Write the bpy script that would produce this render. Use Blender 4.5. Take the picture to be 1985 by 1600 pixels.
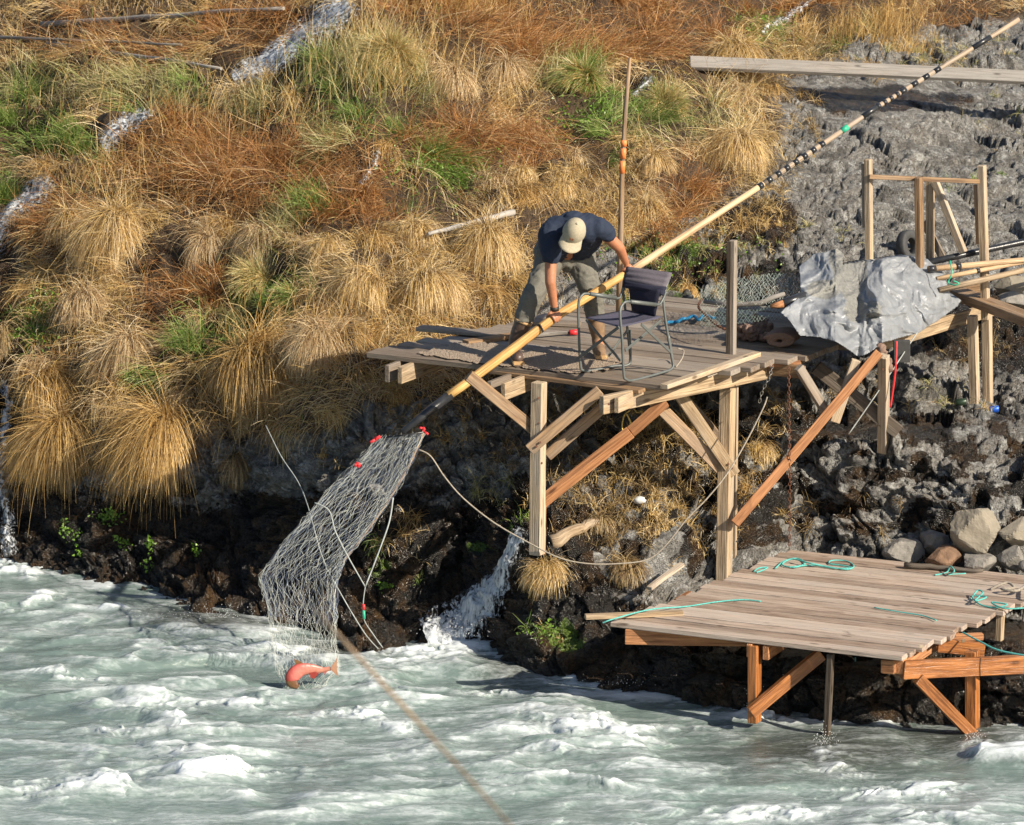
import bpy, math, random
import numpy as np
from mathutils import Vector, Matrix
rng = np.random.default_rng(7); random.seed(7)
SC = bpy.context.scene; COL = SC.collection
for o in list(bpy.data.objects): bpy.data.objects.remove(o)
# ------------------------------------------------------------------ camera
CAM = Vector((0, -34.0, 9.5)); PITCH = math.radians(12.5); FL = 162.0
cd = bpy.data.cameras.new("camera"); cam = bpy.data.objects.new("camera", cd); COL.objects.link(cam)
cam.location = CAM; cam.rotation_euler = (math.pi/2 - PITCH, 0, 0)
cd.lens = FL; cd.sensor_width = 36; cd.clip_start = 0.5; cd.clip_end = 500
cd.dof.use_dof = True; cd.dof.focus_distance = 35.0; cd.dof.aperture_fstop = 7.0
SC.camera = cam
# ------------------------------------------------------------------ light
EL = math.radians(31); AZ = Vector((0.80, -0.60, 0)).normalized()
S = Vector((AZ.x*math.cos(EL), AZ.y*math.cos(EL), math.sin(EL)))
W = bpy.data.worlds.new("World"); SC.world = W; W.use_nodes = True
nt = W.node_tree; bg = nt.nodes["Background"]; sk = nt.nodes.new("ShaderNodeTexSky")
sk.sky_type = 'NISHITA'; sk.sun_disc = False; sk.sun_elevation = EL; sk.sun_rotation = math.atan2(S.x, S.y)
nt.links.new(sk.outputs[0], bg.inputs[0]); bg.inputs[1].default_value = 0.072
sd = bpy.data.lights.new("sun", 'SUN'); sd.energy = 4.9; sd.angle = math.radians(0.5); sd.color = (1, 0.90, 0.74)
so = bpy.data.objects.new("sun", sd); COL.objects.link(so); so.rotation_euler = S.to_track_quat('Z', 'Y').to_euler(); so.location = (20, -15, 20)
SC.view_settings.view_transform = 'Standard'; SC.view_settings.look = 'None'; SC.view_settings.gamma = 1
SC.view_settings.exposure = 0.70
# ------------------------------------------------------------------ pixel <-> space helpers (photo pixels 1985 x 1600)
PW = 36.0/1985/FL
cp, sp = math.cos(PITCH), math.sin(PITCH)
def ray(u, v):
    a = (u-992.5)*PW; b = (800-v)*PW
    return Vector((a, cp + b*sp, -sp + b*cp))
def PZ(u, v, z):
    d = ray(u, v); return CAM + d*((z-CAM.z)/d.z)
def PY(u, v, y):
    d = ray(u, v); return CAM + d*((y-CAM.y)/d.y)
def raynp(u, v):
    a = (u-992.5)*PW; b = (800-v)*PW
    return np.stack([a, cp+b*sp, -sp+b*cp], -1)
def PZnp(u, v, z):
    d = raynp(u, v); t = (z-CAM.z)/d[..., 2]
    return np.array(CAM) + d*t[..., None]
DZ = 2.15      # top of the upper deck
LZ = 0.62      # top of the lower deck
# ------------------------------------------------------------------ noise
def _h(i, j, k, s):
    n = (i.astype(np.int64)*374761393 + j.astype(np.int64)*668265263 + k.astype(np.int64)*2147483647 + s*974634777) & 0xffffffff
    n = ((n ^ (n >> 13)) * 1274126177) & 0xffffffff
    n = ((n ^ (n >> 16)) * 2246822519) & 0xffffffff
    return ((n ^ (n >> 15)) & 0xffffff)/float(0xffffff)
def vnoise(p, s=0):
    f = np.floor(p); r = p-f; i = f.astype(np.int64); r = r*r*r*(r*(r*6-15)+10)
    out = 0
    for a in (0, 1):
        for b in (0, 1):
            for c in (0, 1):
                w = (r[..., 0] if a else 1-r[..., 0])*(r[..., 1] if b else 1-r[..., 1])*(r[..., 2] if c else 1-r[..., 2])
                out = out + w*_h(i[..., 0]+a, i[..., 1]+b, i[..., 2]+c, s)
    return out*2-1
def fbm(p, o=4, s=0, g=0.5):
    t = 0; a = 1.0; n = 0
    for k in range(o):
        t = t + a*vnoise(p*(2.03**k)+k*17.3, s+k); n += a; a *= g
    return t/n
def voroT(p, s=0):
    """cells with a random tilted face each: returns F1, F2, id, tilt height"""
    f = np.floor(p).astype(np.int64); F1 = np.full(p.shape[:-1], 9.); F2 = F1.copy(); ID = np.zeros(p.shape[:-1]); TL = ID.copy()
    for a in (-1, 0, 1):
        for b in (-1, 0, 1):
            for c in (-1, 0, 1):
                i, j, k = f[..., 0]+a, f[..., 1]+b, f[..., 2]+c
                q = p-np.stack([i+_h(i, j, k, s), j+_h(i, j, k, s+1), k+_h(i, j, k, s+2)], -1)
                d = np.sqrt((q**2).sum(-1)); n = _h(i, j, k, s+3); m = d < F1
                t = q[..., 0]*(_h(i, j, k, s+4)-.5)*2+q[..., 1]*(_h(i, j, k, s+5)-.5)*2+q[..., 2]*(_h(i, j, k, s+6)-.5)*2
                F2 = np.where(m, F1, np.minimum(F2, d)); ID = np.where(m, n, ID); TL = np.where(m, t, TL); F1 = np.where(m, d, F1)
    return F1, F2, ID, TL
def voro(p, s=0):
    f = np.floor(p).astype(np.int64); F1 = np.full(p.shape[:-1], 9.); F2 = F1.copy(); ID = np.zeros(p.shape[:-1])
    for a in (-1, 0, 1):
        for b in (-1, 0, 1):
            for c in (-1, 0, 1):
                i, j, k = f[..., 0]+a, f[..., 1]+b, f[..., 2]+c
                q = np.stack([i+_h(i, j, k, s), j+_h(i, j, k, s+1), k+_h(i, j, k, s+2)], -1)
                d = np.sqrt(((q-p)**2).sum(-1)); n = _h(i, j, k, s+3)
                m = d < F1
                F2 = np.where(m, F1, np.minimum(F2, d)); ID = np.where(m, n, ID); F1 = np.where(m, d, F1)
    return F1, F2, ID
def sstep(a, b, x):
    t = np.clip((x-a)/(b-a), 0, 1); return t*t*(3-2*t)
# ------------------------------------------------------------------ objects
def setp(o, label=None, cat=None, group=None, kind=None):
    if label: o['label'] = label
    if cat: o['category'] = cat
    if group: o['group'] = group
    if kind: o['kind'] = kind
    return o
def thing(name, label, cat, loc, group=None):
    o = bpy.data.objects.new(name, None); COL.objects.link(o); o.location = loc; o.empty_display_size = .1
    return setp(o, label, cat, group)
def mesh_np(name, V, F, mat, parent=None, attrs=None, smooth=True, quads=True):
    """V (n,3) float, F (m,k) int"""
    me = bpy.data.meshes.new(name)
    V = np.asarray(V, np.float32)
    if parent is not None: V = V - np.array(parent_loc(parent), np.float32)
    F = np.asarray(F, np.int32); k = F.shape[1]
    me.vertices.add(len(V)); me.vertices.foreach_set("co", V.ravel())
    me.loops.add(F.size); me.loops.foreach_set("vertex_index", F.ravel())
    me.polygons.add(len(F)); me.polygons.foreach_set("loop_start", np.arange(0, F.size, k, dtype=np.int32))
    if smooth: me.polygons.foreach_set("use_smooth", np.ones(len(F), bool))
    for an, (ty, arr) in (attrs or {}).items():
        at = me.attributes.new(an, ty, 'POINT')
        at.data.foreach_set({'FLOAT': 'value', 'FLOAT_VECTOR': 'vector', 'FLOAT_COLOR': 'color'}[ty], np.asarray(arr, np.float32).ravel())
    me.update(calc_edges=True); me.validate()
    if mat: me.materials.append(mat)
    o = bpy.data.objects.new(name, me); COL.objects.link(o)
    if parent is not None: o.parent = parent
    return o
def parent_loc(p):
    l = Vector(p.location)
    while p.parent: p = p.parent; l += Vector(p.location)
    return l
class MB:
    """collects shapes for one mesh; carries grain coordinates gc and per-piece tint"""
    def __init__(s): s.v = []; s.f = []; s.g = []; s.t = []; s.sm = []
    def add(s, vs, fs, gs=None, tint=None, smooth=False):
        b = len(s.v); s.v += [tuple(x) for x in vs]
        s.f += [tuple(b+i for i in f) for f in fs]; s.sm += [smooth]*len(fs)
        s.g += [tuple(x) for x in (gs if gs is not None else vs)]
        s.t += [random.random() if tint is None else tint]*len(vs)
        return s
    def beam(s, p0, p1, w, h, up=(0, 0, 1), bev=0.004, tint=None, warp=0.0, seg=1, roll=0):
        """box from p0 to p1, w across, h along up"""
        p0, p1 = Vector(p0), Vector(p1); x = (p1-p0); L = x.length; x.normalize()
        up = Vector(up); y = up.cross(x)
        if y.length < 1e-4: y = Vector((0, 1, 0)).cross(x)
        y.normalize(); z = x.cross(y)
        if roll: q = Matrix.Rotation(roll, 3, x); y = q @ y; z = q @ z
        off = Vector((random.random()*50, random.random()*50, random.random()*50))
        b = min(bev, w*.3, h*.3)
        prof = [(-w/2+b, -h/2), (w/2-b, -h/2), (w/2, -h/2+b), (w/2, h/2-b), (w/2-b, h/2), (-w/2+b, h/2), (-w/2, h/2-b), (-w/2, -h/2+b)]
        vs = []; gs = []; n = 8
        xs = [0, b] + [L*k/seg for k in range(1, seg)] + [L-b, L]
        wp = random.uniform(-1, 1)*warp; wq = random.uniform(-1, 1)*warp
        for k, xx in enumerate(xs):
            e = (k == 0 or k == len(xs)-1); sh = 1-2*b/max(w, h) if e else 1
            t = xx/L; cw = wp*4*t*(1-t); cq = wq*math.sin(t*5)*.5
            j = random.uniform(-1, 1)*warp*.15 if seg > 1 else 0
            for (a, c) in prof:
                P = p0 + x*xx + y*(a*sh+cw+j) + z*(c*sh+cq); vs.append(P); gs.append(off+Vector((xx, a, c)))
        fs = []
        for k in range(len(xs)-1):
            for i in range(n):
                fs.append((k*n+i, k*n+(i+1) % n, (k+1)*n+(i+1) % n, (k+1)*n+i))
        fs.append(tuple(reversed(range(n)))); fs.append(tuple((len(xs)-1)*n+i for i in range(n)))
        return s.add(vs, fs, gs, tint)
    def tube(s, pts, r, n=8, tint=None, cap=True, flat=1.0):
        pts = [Vector(p) for p in pts]; m = len(pts); rs = r if isinstance(r, (list, tuple)) else [r]*m
        vs = []; gs = []; L = 0; off = random.random()*30
        t0 = (pts[1]-pts[0]).normalized(); up = Vector((0, 0, 1)) if abs(t0.z) < .9 else Vector((1, 0, 0))
        y = t0.cross(up).normalized()
        for k, p in enumerate(pts):
            t = (pts[min(k+1, m-1)]-pts[max(k-1, 0)]).normalized()
            y = (y - t*y.dot(t)); y.normalize(); z = t.cross(y)
            if k: L += (p-pts[k-1]).length
            for i in range(n):
                a = 2*math.pi*i/n; c = math.cos(a)*rs[k]; d = math.sin(a)*rs[k]*flat
                vs.append(p+y*c+z*d); gs.append((L+off, c, d))
        fs = [(k*n+i, k*n+(i+1) % n, (k+1)*n+(i+1) % n, (k+1)*n+i) for k in range(m-1) for i in range(n)]
        s.add(vs, fs, gs, tint, True)
        if cap:
            b = len(s.v)-m*n
            s.f += [tuple(b+i for i in reversed(range(n))), tuple(b+(m-1)*n+i for i in range(n))]; s.sm += [False, False]
        return s
    def blob(s, c, r, n=10, m=7, rot=None, tint=None, jit=0):
        c = Vector(c); r = Vector(r) if not isinstance(r, (int, float)) else Vector((r, r, r)); vs = []
        for k in range(m+1):
            th = math.pi*k/m
            for i in range(n):
                a = 2*math.pi*i/n; d = Vector((math.sin(th)*math.cos(a), math.sin(th)*math.sin(a), math.cos(th)))
                q = Vector((d.x*r.x, d.y*r.y, d.z*r.z))*(1+random.uniform(-jit, jit))
                if rot: q = rot @ q
                vs.append(c+q)
        fs = [(k*n+i, (k+1)*n+i, (k+1)*n+(i+1) % n, k*n+(i+1) % n) for k in range(m) for i in range(n)]
        return s.add(vs, fs, None, tint, True)
    def build(s, name, mat, parent=None):
        me = bpy.data.meshes.new(name); pl = Vector((0, 0, 0)) if parent is None else parent_loc(parent)
        me.from_pydata([(a-pl.x, b-pl.y, c-pl.z) for a, b, c in s.v], [], s.f)
        me.polygons.foreach_set("use_smooth", s.sm)
        a = me.attributes.new("gc", 'FLOAT_VECTOR', 'POINT'); a.data.foreach_set("vector", np.array(s.g, np.float32).ravel())
        a = me.attributes.new("tint", 'FLOAT', 'POINT'); a.data.foreach_set("value", np.array(s.t, np.float32))
        me.update(); 
        if mat: me.materials.append(mat)
        o = bpy.data.objects.new(name, me); COL.objects.link(o)
        if parent is not None: o.parent = parent
        return o
def smoothpts(pts, k=6):
    pts = [Vector(p) for p in pts]; out = []
    for i in range(len(pts)-1):
        a = pts[max(i-1, 0)]; b = pts[i]; c = pts[i+1]; d = pts[min(i+2, len(pts)-1)]
        for j in range(k):
            t = j/k
            out.append(.5*((2*b)+(c-a)*t+(2*a-5*b+4*c-d)*t*t+(3*b-a-3*c+d)*t**3))
    out.append(pts[-1]); return out
# ------------------------------------------------------------------ materials
class NT:
    def __init__(s, name):
        s.m = bpy.data.materials.new(name); s.m.use_nodes = True; s.t = s.m.node_tree; s.N = s.t.nodes; s.b = s.N["Principled BSDF"]; s.out = s.N["Material Output"]
    def n(s, ty, **kw):
        x = s.N.new("ShaderNode"+ty)
        for k, v in kw.items():
            if k == 'inp':
                for a, b in v.items(): s.set(x.inputs[a], b)
            else: setattr(x, k, v)
        return x
    def set(s, sock, val):
        if isinstance(val, bpy.types.NodeSocket): s.t.links.new(val, sock)
        elif isinstance(val, (tuple, list)) and len(val) == 3 and sock.type == 'RGBA': sock.default_value = (*val, 1)
        else: sock.default_value = val
    def noise(s, vec, scale, detail=5, rough=.55, dist=0):
        x = s.n('TexNoise', inp={'Scale': scale, 'Detail': detail, 'Roughness': rough, 'Distortion': dist})
        if vec is not None: s.set(x.inputs['Vector'], vec)
        return x.outputs['Fac']
    def ramp(s, fac, stops, interp='LINEAR'):
        x = s.n('ValToRGB'); x.color_ramp.interpolation = interp; e = x.color_ramp.elements
        while len(e) < len(stops): e.new(.5)
        for q, (p, c) in zip(e, stops): q.position = p; q.color = (*c, 1) if isinstance(c, tuple) else (c, c, c, 1)
        s.set(x.inputs[0], fac); return x.outputs[0]
    def mix(s, f, a, b, mode='MIX'):
        x = s.n('MixRGB', blend_type=mode); s.set(x.inputs[0], f); s.set(x.inputs[1], a); s.set(x.inputs[2], b); return x.outputs[0]
    def math(s, op, a, b=0.0, clamp=False):
        x = s.n('Math', operation=op); x.use_clamp = clamp; s.set(x.inputs[0], a); s.set(x.inputs[1], b); return x.outputs[0]
    def mapping(s, vec, scale=(1, 1, 1)):
        x = s.n('Mapping'); s.set(x.inputs['Vector'], vec); x.inputs['Scale'].default_value = scale; return x.outputs[0]
    def attr(s, name, o='Vector'): return s.n('Attribute', attribute_name=name).outputs[o]
    def obj(s): return s.n('TexCoord').outputs['Object']
    def bump(s, h, st=.3, d=.02, nrm=None):
        x = s.n('Bump', inp={'Height': h, 'Strength': st, 'Distance': d})
        if nrm is not None: s.set(x.inputs['Normal'], nrm)
        s.set(s.b.inputs['Normal'], x.outputs[0]); return x.outputs[0]
    def P(s, **k):
        for a, b in k.items(): s.set(s.b.inputs[a.replace('_', ' ')], b)
        return s
def plain(name, col, rough=.6, metal=0, var=.25, scale=18, bump=.15, spec=.5):
    t = NT(name); o = t.obj(); f = t.noise(o, scale)
    c = t.ramp(f, [(.3, tuple(x*(1-var) for x in col)), (.7, tuple(min(1, x*(1+var)) for x in col))])
    t.P(Base_Color=c, Roughness=rough, Metallic=metal); t.b.inputs['Specular IOR Level'].default_value = spec; t.bump(t.noise(o, scale*3), bump, .01); return t.m
def wood(name, light, dark, grey=None, rough=.75, spec=.3, greyamt=.5, stain=.35):
    t = NT(name); g = t.attr('gc'); tint = t.attr('tint', 'Fac')
    gr = t.noise(t.mapping(g, (3, 45, 45)), 1.0, 6, .6, .6)
    big = t.noise(t.mapping(g, (1.3, 7, 7)), 1.0, 4, .5, 1.2)
    c = t.ramp(gr, [(.32, dark), (.62, light)])
    if grey is not None:
        gf = t.math('ADD', t.math('MULTIPLY', big, 1.6), t.math('SUBTRACT', t.math('MULTIPLY', tint, .6), 1.1-greyamt), True)
        c = t.mix(gf, c, t.mix(gr, tuple(x*.62 for x in grey), grey))
    c = t.mix(1.0, c, t.ramp(tint, [(0, .66), (.5, .92), (1, 1.14)]), 'MULTIPLY')
    # knots
    k = t.n('TexVoronoi', inp={'Scale': 1.0, 'Vector': t.mapping(g, (2.6, 7, 7))}).outputs['Distance']
    c = t.mix(t.ramp(k, [(.06, .75), (.13, 0.0)]), c, tuple(x*.35 for x in dark))
    st = t.noise(t.mapping(g, (3.2, 9, 9)), 1.0, 6, .7, .8)
    c = t.mix(t.math('MULTIPLY', t.ramp(st, [(.56, 0.0), (.72, 1.0)]), stain), c, tuple(x*.4 for x in dark))
    t.P(Base_Color=c, Roughness=rough); t.b.inputs['Specular IOR Level'].default_value = spec
    
    ck = t.noise(t.mapping(g, (1.4, 120, 120)), 1.0, 3, .5, .3); c2 = t.mix(t.ramp(ck, [(.60, 0.0), (.68, .7)]), c, tuple(x*.3 for x in dark)); t.set(t.b.inputs['Base Color'], c2)
    t.bump(t.math('SUBTRACT', gr, t.math('MULTIPLY', ck, .6)), .8, .008); return t.m
M = {}
M['grey'] = wood('weathered_wood', (.34, .25, .175), (.12, .08, .053), (.33, .285, .24), greyamt=.62)
M['pale'] = wood('pale_sawn_wood', (.62, .46, .29), (.26, .17, .095), (.50, .44, .37), greyamt=.30)
M['brown'] = wood('brown_sawn_wood', (.38, .24, .13), (.15, .085, .045), (.33, .28, .23), greyamt=.12)
M['orange'] = wood('orange_cedar', (.52, .25, .115), (.25, .105, .045), None, stain=.5)
M['wetorange'] = wood('wet_orange_cedar', (.48, .19, .06), (.17, .055, .015), None, stain=.6, rough=.3, spec=.5)
M['deck2'] = wood('pinkish_deck_boards', (.55, .405, .31), (.22, .145, .10), (.50, .43, .37), greyamt=.42, stain=.7)
M['silver'] = wood('silver_log_wood', (.40, .35, .30), (.17, .14, .115), (.42, .39, .355), greyamt=.8)
M['darkwood'] = wood('dark_damp_wood', (.11, .08, .055), (.04, .028, .018), (.16, .14, .12), greyamt=.2)
M['pole'] = wood('honey_pole_wood', (.74, .46, .17), (.46, .22, .06), None, rough=.45, stain=.5)
M['pole2'] = wood('pale_pole_wood', (.66, .47, .29), (.42, .27, .15), None, rough=.5)
M['pole3'] = wood('weathered_pole_wood', (.47, .33, .21), (.27, .18, .11), (.40, .34, .28), rough=.55, greyamt=.3)
M['rope'] = plain('grey_rope', (.30, .26, .21), .9, bump=.5, scale=60)
M['cord'] = plain('pale_cord', (.34, .36, .35), .8)
M['teal'] = plain('teal_rope', (.10, .42, .38), .7, bump=.5, scale=80)
M['yellow'] = plain('yellow_rope', (.55, .40, .12), .85, scale=60)
M['rust'] = plain('rusty_iron', (.16, .07, .04), .8, .3, scale=50)
M['steel'] = plain('grey_chain_steel', (.22, .21, .19), .45, .7, scale=60)
M['black'] = plain('black_tape', (.026, .027, .030), .28, var=.3, scale=20)
M['red'] = plain('red_plastic', (.75, .035, .04), .45)
M['frame'] = plain('grey_chair_tube', (.12, .13, .125), .5, .25, var=.12)
M['rubber'] = plain('black_rubber', (.045, .045, .045), .75, scale=25)
M['blue'] = plain('blue_cloth', (.015, .17, .34), .7)
M['orangetape'] = plain('orange_tape', (.75, .22, .06), .5)
M['green'] = plain('green_tape', (.03, .40, .24), .5)
# ================================================================== TERRAIN
U_K = [-700, 0, 200, 450, 700, 900, 1050, 1250, 1400, 1550, 1700, 1900, 2100, 2800]
Z_K = [
 [(1060, 0), (1000, .2), (700, 1.3), (0, 3.4), (-500, 4.7)],
 [(1078, 0), (1000, .25), (700, 1.35), (0, 3.45), (-500, 4.8)],
 [(1118, 0), (1000, .40), (650, 1.7), (0, 3.65), (-500, 5.0)],
 [(1182, 0), (1120, .15), (1080, .2), (700, 1.7), (0, 3.8), (-500, 5.2)],
 [(1248, 0), (1150, .25), (800, 1.55), (650, 2.0), (0, 4.0), (-500, 5.4)],
 [(1232, 0), (1120, .35), (800, 1.52), (650, 1.95), (0, 3.95), (-500, 5.3)],
 [(1300, 0), (1060, .80), (780, 1.5), (620, 1.98), (0, 3.85), (-500, 5.2)],
 [(1335, 0), (1240, .33), (1150, .58), (1000, 1.0), (780, 1.5), (600, 2.02), (450, 2.45), (0, 3.75), (-500, 5.0)],
 [(1362, 0), (1250, .38), (1115, .58), (900, 1.2), (780, 1.5), (600, 2.0), (450, 2.4), (0, 3.6), (-500, 4.9)],
 [(1378, 0), (1260, .42), (1065, .58), (865, 1.27), (780, 1.46), (600, 1.98), (450, 2.35), (0, 3.5), (-500, 4.7)],
 [(1392, 0), (1280, .40), (1075, .58), (870, 1.34), (800, 1.42), (700, 1.66), (600, 1.96), (450, 2.35), (0, 3.45), (-500, 4.6)],
 [(1398, 0), (1300, .36), (1100, .60), (900, 1.26), (850, 1.38), (790, 1.41), (700, 1.58), (560, 1.95), (450, 2.25), (0, 3.35), (-500, 4.5)],
 [(1400, 0), (1300, .36), (1110, .62), (900, 1.26), (850, 1.38), (790, 1.41), (700, 1.58), (560, 1.95), (450, 2.25), (0, 3.35), (-500, 4.5)],
 [(1410, 0), (1300, .36), (1110, .62), (900, 1.26), (850, 1.38), (790, 1.41), (700, 1.58), (560, 1.95), (450, 2.25), (0, 3.35), (-500, 4.5)]]
GS = 2.8
us = np.arange(-520, 2520, GS); vs_ = np.arange(-400, 1580, GS)
def colz(k, v):
    pts = sorted(Z_K[k]); vv = [p[0] for p in pts]; zz = [p[1] for p in pts]
    z = np.interp(v, vv, zz); z = np.where(v > vv[-1], -(v-vv[-1])*.0036, z); return z
ZC = np.stack([colz(k, vs_) for k in range(len(U_K))], 0)
ui = np.interp(us, U_K, range(len(U_K))); i0 = np.clip(ui.astype(int), 0, len(U_K)-2); fr = (ui-i0); fr = fr*fr*(3-2*fr)*.5+fr*.5
ZB = ZC[i0]*(1-fr)[:, None] + ZC[i0+1]*fr[:, None]
ker = np.exp(-np.linspace(-2, 2, 9)**2); ker /= ker.sum()
ZB = np.apply_along_axis(lambda r: np.convolve(np.pad(r, 4, 'edge'), ker, 'valid'), 1, ZB)
UU, VV = np.meshgrid(us, vs_, indexing='ij')
T0 = PZnp(UU, VV, ZB)
def normals(P):
    a = np.gradient(P, axis=0); b = np.gradient(P, axis=1); n = np.cross(a, b); n /= np.linalg.norm(n, axis=-1, keepdims=True)+1e-9
    return np.where((n[..., 1] > 0)[..., None] & (n[..., 2] < 0)[..., None], -n, n)
N0 = normals(T0)
if N0[..., 2].mean() < 0: N0 = -N0
def blobs(L, u, v):
    m = np.zeros(np.shape(u))
    for b in L:
        x, y, rx = b[:3]; ry = b[3] if len(b) > 3 else rx
        m = np.maximum(m, np.exp(-(((u-x)/rx)**2+((v-y)/ry)**2)**1.3))
    return m
# rocky ground: everything right of a ragged border, and the bank below the tussocks
gb_v = [-500, 40, 75, 150, 215, 320, 400, 460, 520, 600, 760]; gb_u = [2600, 2000, 1640, 1545, 1520, 1520, 1400, 1230, 1080, 1050, 1050]
jag = fbm(np.stack([UU/90, VV/90, UU*0], -1), 4, 5)*60
rock = sstep(-30, 30, UU + jag - np.interp(VV, gb_v, gb_u))*(VV < 900)
cb_u = [-500, 0, 40, 200, 240, 400, 470, 600, 700, 900, 1050]; cb_v = [900, 740, 850, 840, 850, 830, 850, 840, 790, 760, 740]
rock = np.maximum(rock, sstep(-25, 25, VV + jag*.7 - np.interp(UU, cb_u, cb_v)))
rock = np.clip(rock, 0, 1)
wet = blobs([(1700, 190, 200, 28), (1300, 130, 80), (1250, 190, 70), (1450, 440, 110, 60), (1350, 500, 130, 60), (1500, 560, 120, 70),(1600, 830, 500, 45), (1950, 650, 200, 90), (1300, 950, 200, 120), (1550, 960, 130, 60),
   (700, 320, 50, 30), (720, 340, 40, 60), (1140, 300, 40, 50), (330, 30, 30, 20), (20, 700, 70, 200), (0, 520, 60, 60), (600, 60, 120, 60), (1480, 60, 120, 50),(1850, 900, 200, 50)], UU, VV)
wn = fbm(np.stack([UU/60, VV/35, UU*0], -1), 4, 11)
wet = np.clip(wet*1.3 + wn*.5 - .1, 0, 1)
lowwet = sstep(840, 1040, VV+wn*60)*sstep(1330, 1080, UU+wn*80); lowwet = np.maximum(lowwet, sstep(1120, 1190, VV+wn*40))
wet = np.maximum(wet, lowwet)
wet = np.clip(wet*.95 - .1, 0, 1); band = np.exp(-((VV-965-(UU-1500)*-.06)/115)**2)*(UU > 1150); wn2 = fbm(np.stack([UU/38, VV/20, UU*0], -1), 4, 19); wet = np.where(band > .15, np.clip(.56+wn2*1.7, 0, 1)*band+wet*(1-band), wet); wet = np.clip(wet, 0, 1)
moss = np.clip(blobs([(70, 630, 50, 60), (60, 560, 40), (1300, 480, 150, 30), (1500, 60, 60, 40), (940, 1060, 20), (1100, 1240, 40), (740, 1100, 40, 20)], UU, VV)*1.1 + fbm(np.stack([UU/22, VV/14, UU*0], -1), 4, 18)*.8-.28, 0, 1)
# displacement
p = T0
wpn = np.stack([fbm(p*2.2, 3, 3), fbm(p*2.2+9, 3, 4), fbm(p*2.2+19, 3, 5)], -1)
F1, F2, ID, T1 = voroT(p*np.array([2.3, 2.3, 3.4]) + wpn*.8, 21)
G1, G2, IG, T2 = voroT(p*np.array([6.5, 6.5, 10.]) + wpn*2.2, 31)
H1, H2, IH, T3 = voroT(p*np.array([17, 17, 24.]) + wpn*4, 41)
rough = sstep(-.25, .35, fbm(p*.8+5, 3, 66))            # slabs here, rubble there
slab = blobs([(1750, 330, 300, 190), (1650, 250, 150, 100)], UU, VV); rough = rough*(1-.75*slab)
rk = (ID-.5)*.12 + T1*.10 + ((IG-.5)*.075 + T2*.055)*(.45+.9*rough) + ((IH-.5)*.024 + T3*.022)*(.5+.7*rough) + fbm(p*4, 5, 9, .55)*.06 + fbm(p*30, 3, 10, .6)*.006
rk = rk - np.exp(-((F2-F1)/.05)**2)*.05 - np.exp(-((G2-G1)/.05)**2)*.028*(.4+rough)
strat = np.sin(p[..., 2]*16+fbm(p*2, 3, 12)*5+p[..., 0]*1.2)*.02
quiet = np.clip(blobs([(1700, 182, 230, 40), (1650, 835, 420, 26)], UU, VV), 0, 1)      # silt and shallow water lie flat
upz = sstep(640, 480, VV); rk = (rk+strat*(1-upz))*(1-.85*quiet)*(1-.22*upz-.15*upz*slab)
gr = fbm(p*2.2, 4, 14)*.20 + fbm(p*6, 3, 15)*.07
disp = rk*rock + gr*(1-rock)
undr = ((UU > 690) & (UU < 1640) & (VV > 590) & (VV < 760))
disp = np.where(undr, np.minimum(disp, .0)-.02, disp)
under2 = sstep(1130, 1200, UU)*sstep(1056, 1072, VV)*sstep(1330, 1290, VV)
disp = disp - .22*blobs([(1405, 1030, 60, 110)], UU, VV)
disp = np.where(under2 > 0, disp*(1-under2)+np.minimum(disp, 0)*under2-.10*under2, disp)
T = T0 + N0*disp[..., None]
TN = normals(T)
if TN[..., 2].mean() < 0: TN = -TN
def grid_faces(n, m):
    a = np.arange(n*m).reshape(n, m); return np.stack([a[:-1, :-1], a[1:, :-1], a[1:, 1:], a[:-1, 1:]], -1).reshape(-1, 4)
def at_uv(u, v, A):
    i = np.clip(np.round((np.asarray(u)-us[0])/GS).astype(int), 0, len(us)-1); j = np.clip(np.round((np.asarray(v)-vs_[0])/GS).astype(int), 0, len(vs_)-1)
    return A[i, j]
def G(u, v, up=0.0):      # point of the ground seen at a photo pixel
    q = at_uv(u, v, T); return Vector((float(q[0]), float(q[1]), float(q[2])+up))
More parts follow.
